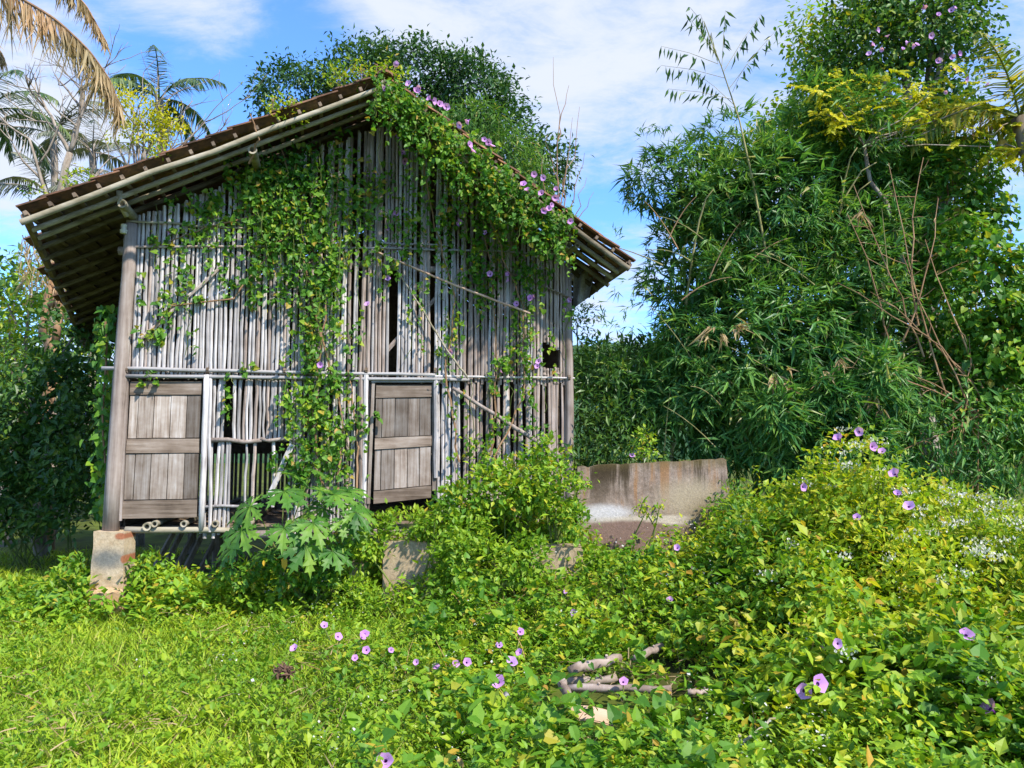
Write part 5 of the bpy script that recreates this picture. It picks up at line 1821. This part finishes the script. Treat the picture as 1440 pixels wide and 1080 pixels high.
for (px, py) in [(1320, 20), (1338, 14), (1343, 10), (1235, 42), (1248, 50), (1228, 62), (1285, 65), (1290, 62), (1270, 68), (1320, 85), (1340, 80), (1350, 75), (1355, 180), (1345, 95), (1300, 10), (1281, 190), (1250, 180), (1265, 565), (1302, 428), (1375, 310), (1240, 70), (1310, 50), (1388, 120), (1360, 112), (1395, 180), (1330, 130), (1275, 60), (1222, 75)]:
    flower(r, at(px, py, 10.1), cam_dir(at(px, py, 10.1)), rng.uniform(.07, .1))

tree('background_tree', 'mid green tree filling the gap between the bamboo thicket and the vine covered tree', gb(1250, 11.8), [blob(1180, 170, 80, 60, 11.6, .7), blob(1240, 260, 80, 90, 11.6, .7), blob(1200, 350, 90, 90, 11.8, .7), blob(1300, 350, 60, 120, 11.6, .7), blob(1110, 190, 50, 50, 11.8, .6), blob(1360, 260, 50, 70, 11.4, .6)], 800, 18, .14, .10, .55, M_herb, 'oval', r0=.12, shell=.5)
# lower shrub mass right
bush('leafy_shrub', 'shaggy green thicket under the vine covered tree at the right edge', [blob(1340, 610, 110, 70, 9.2, .7), blob(1420, 640, 60, 60, 9.0, .6), blob(1270, 640, 60, 50, 9.3, .5)], 420, 9, .14, .16, .2, M_bam, gb(1350, 9.2), tpl='bamboo', droop=.5, nstem=20, stem_mat=M_brownstem, nobj=60)
# dark leaf mass behind the wall, between house and bamboo
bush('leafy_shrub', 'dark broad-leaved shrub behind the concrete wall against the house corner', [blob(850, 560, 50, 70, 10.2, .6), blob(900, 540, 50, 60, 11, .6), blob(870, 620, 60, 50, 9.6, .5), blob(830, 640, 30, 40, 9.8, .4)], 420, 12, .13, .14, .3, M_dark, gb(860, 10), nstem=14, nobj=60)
bush('leafy_shrub', 'light green leafy shrub close behind the right house corner under the eave', [blob(818, 450, 14, 30, 12.0, .3), blob(830, 500, 24, 24, 12, .4)], 60, 12, .1, .1, .3, M_bamtop, gb(822, 12), nstem=5)
# far trees and thicket closing the view behind
FARB = [('dark tree line behind the house seen through the gap right of the wall', [(870, 520, 70, 32, 24, 1.5), (960, 520, 70, 40, 24, 1.5)], (900, 24)),
        ('dark thicket far behind the bamboo on the right', [(1150, 560, 120, 120, 15, 1.2), (1300, 560, 120, 120, 15, 1.2), (1420, 560, 90, 130, 15, 1.2)], (1250, 15)),
        ('dark woods far left behind the shrubs', [(40, 470, 110, 110, 20, 1.5), (150, 540, 90, 110, 19, 1.5), (-60, 520, 110, 150, 18, 1.5), (60, 620, 120, 70, 18, 1.5)], (60, 19))]
for lab, bl, (bx, bY) in FARB:
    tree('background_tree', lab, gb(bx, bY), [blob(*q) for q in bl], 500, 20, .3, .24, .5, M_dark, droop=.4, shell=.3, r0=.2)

# yellow leaved tree on the right, pinnate leaves on long twigs
r = root('yellow_leaved_tree', 'slender tree with arching branches and bright yellow leaflets before the tall dark tree', 'tree', gb(1290, 9.6))
tb, lb, lm = MB(), MB(), MB()
fork = at(1215, 205, 9.6)
limb(tb, gb(1290, 9.6), at(1285, 420, 9.7), .05, .04, 7, 6, .04)
limb(tb, at(1285, 420, 9.7), fork, .04, .025, 7, 6, .04)
tb.build('trunk', M_bark, r, smooth=True)
tw = [((1215, 205), (1150, 110)), ((1215, 205), (1175, 95)), ((1200, 190), (1180, 165)), ((1215, 205), (1240, 115)), ((1260, 215), (1320, 150)), ((1280, 180), (1325, 100)), ((1260, 190), (1285, 100)), ((1320, 215), (1440, 200)), ((1300, 210), (1410, 140)), ((1380, 160), (1440, 110)), ((1240, 210), (1160, 160)), ((1230, 200), (1195, 120)), ((1390, 190), (1440, 160)), ((1250, 215), (1300, 135)), ((1210, 195), (1130, 135)), ((1400, 205), (1450, 215)), ((1290, 200), (1340, 130))]
for a, b_ in tw:
    p0_, p1_ = at(*a, 9.6), at(*b_, 9.5 + rng.uniform(-.3, .3))
    limb(lb, fork if rng.random() < .3 else p0_, p0_.lerp(p1_, .6), .012, .006, 5, 5, .02)
    for k in range(10):
        st = p0_.lerp(p1_, rng.uniform(.35, 1.0))
        st = st + Vector(rng.normal(0, .10, 3))
        e = st + Vector((rng.uniform(-.34, .34), rng.uniform(-.25, .2), rng.uniform(-.22, .10)))
        n_ = 11
        f = np.linspace(.15, 1, n_)
        for sgn in (-1, 1):
            PP = np.array([tuple(st.lerp(e, q)) for q in f]) + np.array([0, 0, 0])
            dd = np.array(tuple((e - st).normalized()))
            side = norm(np.cross(dd, [0, -.4, 1.0]))
            AA = norm(np.tile(side * sgn, (n_, 1)) + dd * .4 + rng.normal(0, .15, (n_, 3)) + np.array([0, 0, -.3]))
            add_leaves(lm, PP, AA, norm(np.tile([0, -.8, .9], (n_, 1)) + rng.normal(0, .45, (n_, 3))), .066 * rng.uniform(.7, 1.2, n_), .036, 'oval')
lb.build('limb', M_bark, r, smooth=True)
lm.build('crown', M_yel, r)


# ---- palms
def frond_mesh(L, up, droop, n, ll, w, mats, hang=0.25, dead=False):
    mb = MB()
    m = 14
    tt = np.linspace(0, 1, m)
    th = up - droop * tt ** 1.3
    dx = np.cos(th) * L / m
    dz = np.sin(th) * L / m
    pts = np.stack([np.concatenate([[0], np.cumsum(dx)[:-1]]), np.zeros(m), np.concatenate([[0], np.cumsum(dz)[:-1]])], 1)
    mb.tube(pts, np.linspace(.028, .006, m) * L / 2.5, 5, mi=1)
    f = np.linspace(.16, 1, n)
    P = np.stack([np.interp(f, tt, pts[:, k]) for k in range(3)], 1)
    T = norm(np.stack([np.interp(f, tt, np.cos(th)), 0 * f, np.interp(f, tt, np.sin(th))], 1))
    prof = ll * (0.45 + 0.55 * np.sin(np.clip(f * 1.15, 0, 1) * math.pi) ** .7) * rng.uniform(.8, 1.1, n)
    for sgn in (-1, 1):
        A = T * .75 + np.array([0, sgn * (0.25 if dead else 1.0), -(1.9 if dead else hang) - .0]) + rng.normal(0, .12, (n, 3))
        A[:, 2] -= (0 if dead else .5) * f ** 2
        N = np.tile([0.1, 0, 1.0], (n, 1)) + rng.normal(0, .15, (n, 3)) if not dead else np.tile([0.2, sgn * 1.0, .2], (n, 1)) + rng.normal(0, .4, (n, 3))
        add_leaves(mb, P, A, N, prof, w * rng.uniform(.8, 1.2, n), 'blade')
    return mb.mesh('frond', mats)


FR = [frond_mesh(2.5, u, d_, 44, .62, .045, [M_palm, M_stem], h) for u, d_, h in ((.9, 1.5, .3), (.5, 1.5, .5), (.2, 1.3, .7))]
FRG = [frond_mesh(2.5, u, d_, 44, .62, .045, [M_palmg, M_bark], h) for u, d_, h in ((.9, 1.5, .3), (.4, 1.5, .6))]
FRD = frond_mesh(3.4, .35, 2.0, 90, .62, .03, [M_dead, M_brownstem], dead=True)


def palm(label, px, py, Y, scale, azs, variants, coconuts=0, trunk_mat=M_bark, extra=(), group='coconut palms'):
    p = at(px, py, Y)
    b0 = Vector((p.x + .3, Y, float(zg(p.x, Y))))
    r = root('coconut_palm', label, 'palm', b0, group=group)
    pts = [tuple(b0 + (p - b0) * f + Vector((.2 * math.sin(f * 3), 0, 0))) for f in np.linspace(0, 1, 12)]
    pts[-1] = tuple(p)
    MB().tube(pts, np.linspace(.17, .11, 12), 9).build('trunk', trunk_mat, r, smooth=True)
    for k, a in enumerate(azs):
        me = variants[k % len(variants)]
        Mx = Matrix.Translation(p) @ Matrix.Rotation(R(a), 4, 'Z') @ Matrix.Rotation(rng.normal(0, .12), 4, 'Y') @ Matrix.Scale(scale * rng.uniform(.9, 1.1), 4)
        link('frond', me, r, WM[r].inverted() @ Mx)
    for (me, Mx) in extra:
        link('frond', me, r, WM[r].inverted() @ (Matrix.Translation(p) @ Mx), label='dead brown hanging frond')
    for k in range(coconuts):
        d_ = rnd_unit(1)[0] * np.array([.35, .35, .2]) + np.array([0, -.15, -.35])
        q = np.array(p) + d_
        mb = MB()
        nn_ = 7
        zz_ = np.cos(np.linspace(0.001, math.pi - .001, nn_))
        rr_ = np.sqrt(1 - zz_ ** 2)
        mb.tube([q + np.array([0, 0, -.09 * z]) for z in zz_], .07 * rr_ + .002, 8)
        mb.build('coconut', M_coco, r, smooth=True)
    return r


palm('green coconut palm crown rising behind the left roof slope', 224, 140, 21, 1.0, [20, 65, 110, 160, 200, 250, 290, 330, 80], FR)
palm('greyish coconut palm behind the bare branches at the left', 75, 190, 25, 1.0, [0, 40, 85, 130, 175, 215, 260, 305, 340], FRG)
palm('coconut palm crown cut off by the left edge of the view', -30, 160, 19, 1.0, [0, 30, 60, 330, 300, 100, 200, 270], FR)
palm('low grey palm just behind the left roof corner', 70, 275, 22, .85, [0, 40, 80, 130, 180, 220, 270, 320], FRG)
palm('grey palm between the bare tree and the left roof slope', 130, 215, 24, .8, [10, 60, 110, 150, 190, 240, 300, 340], FRG)
FRY = [frond_mesh(2.5, u, d_, 46, .7, .05, [M_palmy, M_stem], h) for u, d_, h in ((1.0, 1.3, .2), (.6, 1.4, .4), (.25, 1.3, .6))]
palm('coconut palm with yellowing fronds and coconuts at the right edge', 1434, 165, 9.6, .68, [20, 60, 95, 120, 150, 180, 215, 260, 310, 345], FRY, coconuts=6)
def dead_frond_mesh(px, Y, ll):
    P_ = [np.array(at(a, b_, Y + dy)) for a, b_, dy in px]
    tt = np.linspace(0, 1, len(P_))
    f = np.linspace(0, 1, 60)
    ctr = np.stack([np.interp(f, tt, [p[k] for p in P_]) for k in range(3)], 1)
    for _ in range(6):
        ctr[1:-1] = (ctr[:-2] + ctr[2:]) / 2 * .5 + ctr[1:-1] * .5
    mb = MB().tube(ctr, np.linspace(.035, .006, 60), 5, mi=1)
    n = 560
    idx = rng.integers(0, 59, n)
    T = norm(ctr[np.minimum(idx + 1, 59)] - ctr[idx])
    PP = ctr[idx] + T * rng.uniform(0, .05, (n, 1))
    A = norm(np.array([0, 0, -1.0]) + T * .25 + rng.normal(0, .16, (n, 3)))
    L = ll * rng.uniform(.55, 1.1, n) * np.interp(idx / 59, [0, .3, .8, 1], [.8, 1, .8, .5])
    add_leaves(mb, PP, A, rnd_unit(n), L, .028 * rng.uniform(.7, 1.3, n), 'blade')
    me = mb.mesh('frond', [M_dead, M_brownstem])
    return me


palm('palm just outside the upper left corner with long dead brown fronds hanging into view', -150, -60, 11, .8, [180, 230, 80], FR)
PR = [o_ for o_ in COL.objects if o_.get('label', '').startswith('palm just outside')][0]
for px_, ll_ in (([(-150, -60, 0), (-60, -40, 0), (20, -8, -.1), (80, 28, -.2), (125, 70, -.3), (155, 112, -.3), (172, 158, -.3)], .92), ([(-150, -60, 0), (-40, -70, .2), (60, -45, .3), (120, 5, .4), (150, 60, .4)], .5), ([(-150, -60, 0), (-90, -30, .2), (-30, 20, .3), (5, 80, .4)], .6)):
    link('frond', dead_frond_mesh(px_, 11, ll_), PR, WM[PR].inverted(), label='dead brown hanging frond')


# banana at the right edge
def banana(label, base, leaves):
    r = root('banana_plant', label, 'banana plant', base)
    b0 = Vector(base)
    MB().tube([tuple(b0), tuple(b0 + Vector((.03, 0, 1.6))), tuple(b0 + Vector((.05, 0, 2.6)))], [.13, .1, .06], 9).build('stem', M_stem, r, smooth=True)
    for (a, b_, c_, w_) in leaves:
        P0, P1, P2 = Vector(a), Vector(b_), Vector(c_)
        n_ = 12
        V = []
        for q in range(n_):
            f = q / (n_ - 1)
            p = P0 * (1 - f) ** 2 + P1 * 2 * f * (1 - f) + P2 * f * f
            tg = ((P1 - P0) * (1 - f) + (P2 - P1) * f).normalized()
            sd = tg.cross(Vector((0, -.6, .8))).normalized()
            ww = w_ * math.sin(math.pi * (0.06 + .9 * f)) ** .6
            V += [tuple(p - sd * ww + Vector((0, 0, .05 + rng.normal(0, .012)))), tuple(p), tuple(p + sd * ww + Vector((0, 0, .05 + rng.normal(0, .012))))]
        Q = []
        for q in range(n_ - 1):
            Q += [(q * 3, q * 3 + 1, q * 3 + 4, q * 3 + 3), (q * 3 + 1, q * 3 + 2, q * 3 + 5, q * 3 + 4)]
        MB().add(np.array(V), [np.array(Q)]).build('leaf', M_papaya, r)


bb = gb(1460, 12.5)
tp = Vector(bb) + Vector((.05, 0, 2.6))
banana('banana plant with broad pale leaves at the right edge behind the vines', bb, [(tp, at(1450, 350, 12.5), at(1400, 395, 12.3), .22), (tp, at(1470, 340, 12.5), at(1500, 330, 12.8), .25), (tp, at(1440, 400, 12.3), at(1415, 450, 12), .2)])

# ---- bare tree on the left
r = root('bare_tree', 'pale leafless tree with forked twiggy branches behind the left roof slope', 'tree', gb(80, 15))
tb = MB()


def branch(mb, p, d_, L_, r_, lev):
    n_ = 6
    pts = [np.array(p)]
    dd = np.array(d_, float)
    for k in range(n_):
        dd = dd + rng.normal(0, .13, 3) * np.array([1, .5, 1]) + np.array([0, 0, .03])
        dd /= np.linalg.norm(dd)
        pts.append(pts[-1] + dd * L_ / n_)
    mb.tube(pts, np.linspace(r_, r_ * .55, n_ + 1), 6 if lev < 2 else 4)
    if lev >= 4:
        return
    for k in range(3 if lev < 3 else 2):
        q = pts[rng.integers(3, n_ + 1)]
        nd = dd + rng.normal(0, .55, 3) * np.array([1.2, .6, .8])
        branch(mb, q, nd / np.linalg.norm(nd), L_ * rng.uniform(.55, .8), r_ * .55, lev + 1)


p0_ = np.array(gb(80, 15))
p1_ = np.array(at(72, 310, 15))
limb(tb, p0_, p1_, .13, .085, 8, 8, .04)
p2_ = np.array(at(98, 215, 15))
limb(tb, p1_, p2_, .085, .065, 7, 5, .03)
tb.build('trunk', M_bark, r, smooth=True)
for (q, d_, L_, r_) in [(p2_, (.25, 0, 1), 1.5, .05), (p2_, (-.3, 0, 1), 1.3, .045), (p1_, (.75, 0, .45), 1.9, .045), (p1_, (-.5, 0, .9), 1.7, .045), (p1_, (.45, .1, .8), 1.5, .04), (p2_, (.6, -.1, .7), 1.1, .035)]:
    mb = MB()
    branch(mb, q, np.array(d_) / np.linalg.norm(d_), L_, r_, 1)
    mb.build('limb', M_bark, r, smooth=True)
r = tree('yellowing_tree', 'sparse yellow green tree with thin twigs behind the left roof slope', gb(205, 14), [blob(190, 150, 42, 26, 14, .4), blob(195, 185, 40, 34, 14, .4), blob(215, 185, 36, 30, 14, .4), blob(160, 130, 24, 16, 14, .3), blob(240, 170, 24, 18, 14, .3)], 230, 10, .09, .075, .55, M_yel, 'oval', r0=.08, shell=.3, nlimb=14)
mb = MB()
for k in range(5):
    branch(mb, np.array(at(185 + 12 * k, 250 - 4 * k, 14)), norm(np.array([rng.normal(.2, .5), 0, .7])), 1.3, .022, 2)
mb.build('twig', M_bark, r, smooth=True)
bush('leafy_shrub', 'small bright green sprig of leaves above the left roof corner', [blob(110, 252, 16, 10, 13, .2), blob(40, 262, 10, 12, 13, .2)], 26, 9, .06, .08, .5, M_weed, gb(110, 13), nstem=3)

# ---- shrubs and trees at the left side of the house
tree('broadleaf_tree', 'glossy dark broad-leaved tree in the shade left of the house', gb(70, 12), [blob(100, 480, 42, 60, 11.8, .6), blob(60, 560, 70, 60, 11.5, .7), blob(110, 590, 38, 80, 11.2, .6), blob(20, 600, 60, 60, 11.5, .7), blob(70, 650, 60, 50, 11.3, .6), blob(-10, 540, 50, 60, 12, .6)], 420, 18, .14, .13, .5, M_dark, 'oval', r0=.12, droop=.5, shell=.5, nobj=80)
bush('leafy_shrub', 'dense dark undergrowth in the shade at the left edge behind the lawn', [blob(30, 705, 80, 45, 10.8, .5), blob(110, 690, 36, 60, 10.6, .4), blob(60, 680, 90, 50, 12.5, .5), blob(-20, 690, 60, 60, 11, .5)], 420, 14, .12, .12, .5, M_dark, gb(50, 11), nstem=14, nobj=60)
tree('broadleaf_tree', 'lighter green leafy tree at the left edge below the palm fronds', gb(20, 14), [blob(25, 410, 55, 45, 14, .6), blob(80, 430, 40, 40, 14, .5), blob(-20, 470, 50, 60, 14, .6), blob(20, 500, 60, 40, 13.5, .6)], 260, 16, .16, .13, .45, M_herb, r0=.14, shell=.45)
r = root('dead_trunk', 'brown dry tree trunk hung with dead fronds under the left eave', 'tree trunk', gb(75, 13))
mb = MB()
for (a, b_) in [((60, 480), (72, 370)), ((78, 480), (88, 380)), ((70, 430), (95, 350))]:
    limb(mb, at(*a, 13), at(*b_, 13), .07, .05, 7, 6, .03)
limb(mb, gb(75, 13), at(68, 470, 13), .14, .09, 8, 6, .05)
mb.build('trunk', M_brownstem, r, smooth=True)
mb = MB()
n_ = 240
PP = np.array([tuple(at(rng.uniform(30, 105), rng.uniform(330, 400), 13 + rng.uniform(-.3, .3))) for k in range(n_)])
add_leaves(mb, PP, norm(rng.normal(0, .25, (n_, 3)) + np.array([0, 0, -1])), rnd_unit(n_), .5 * rng.uniform(.5, 1.2, n_), .018, 'blade')
mb.build('dead_fronds', M_dead, r, kind='stuff')
# overhead wire at the left edge
bpy.context.view_layer.update()
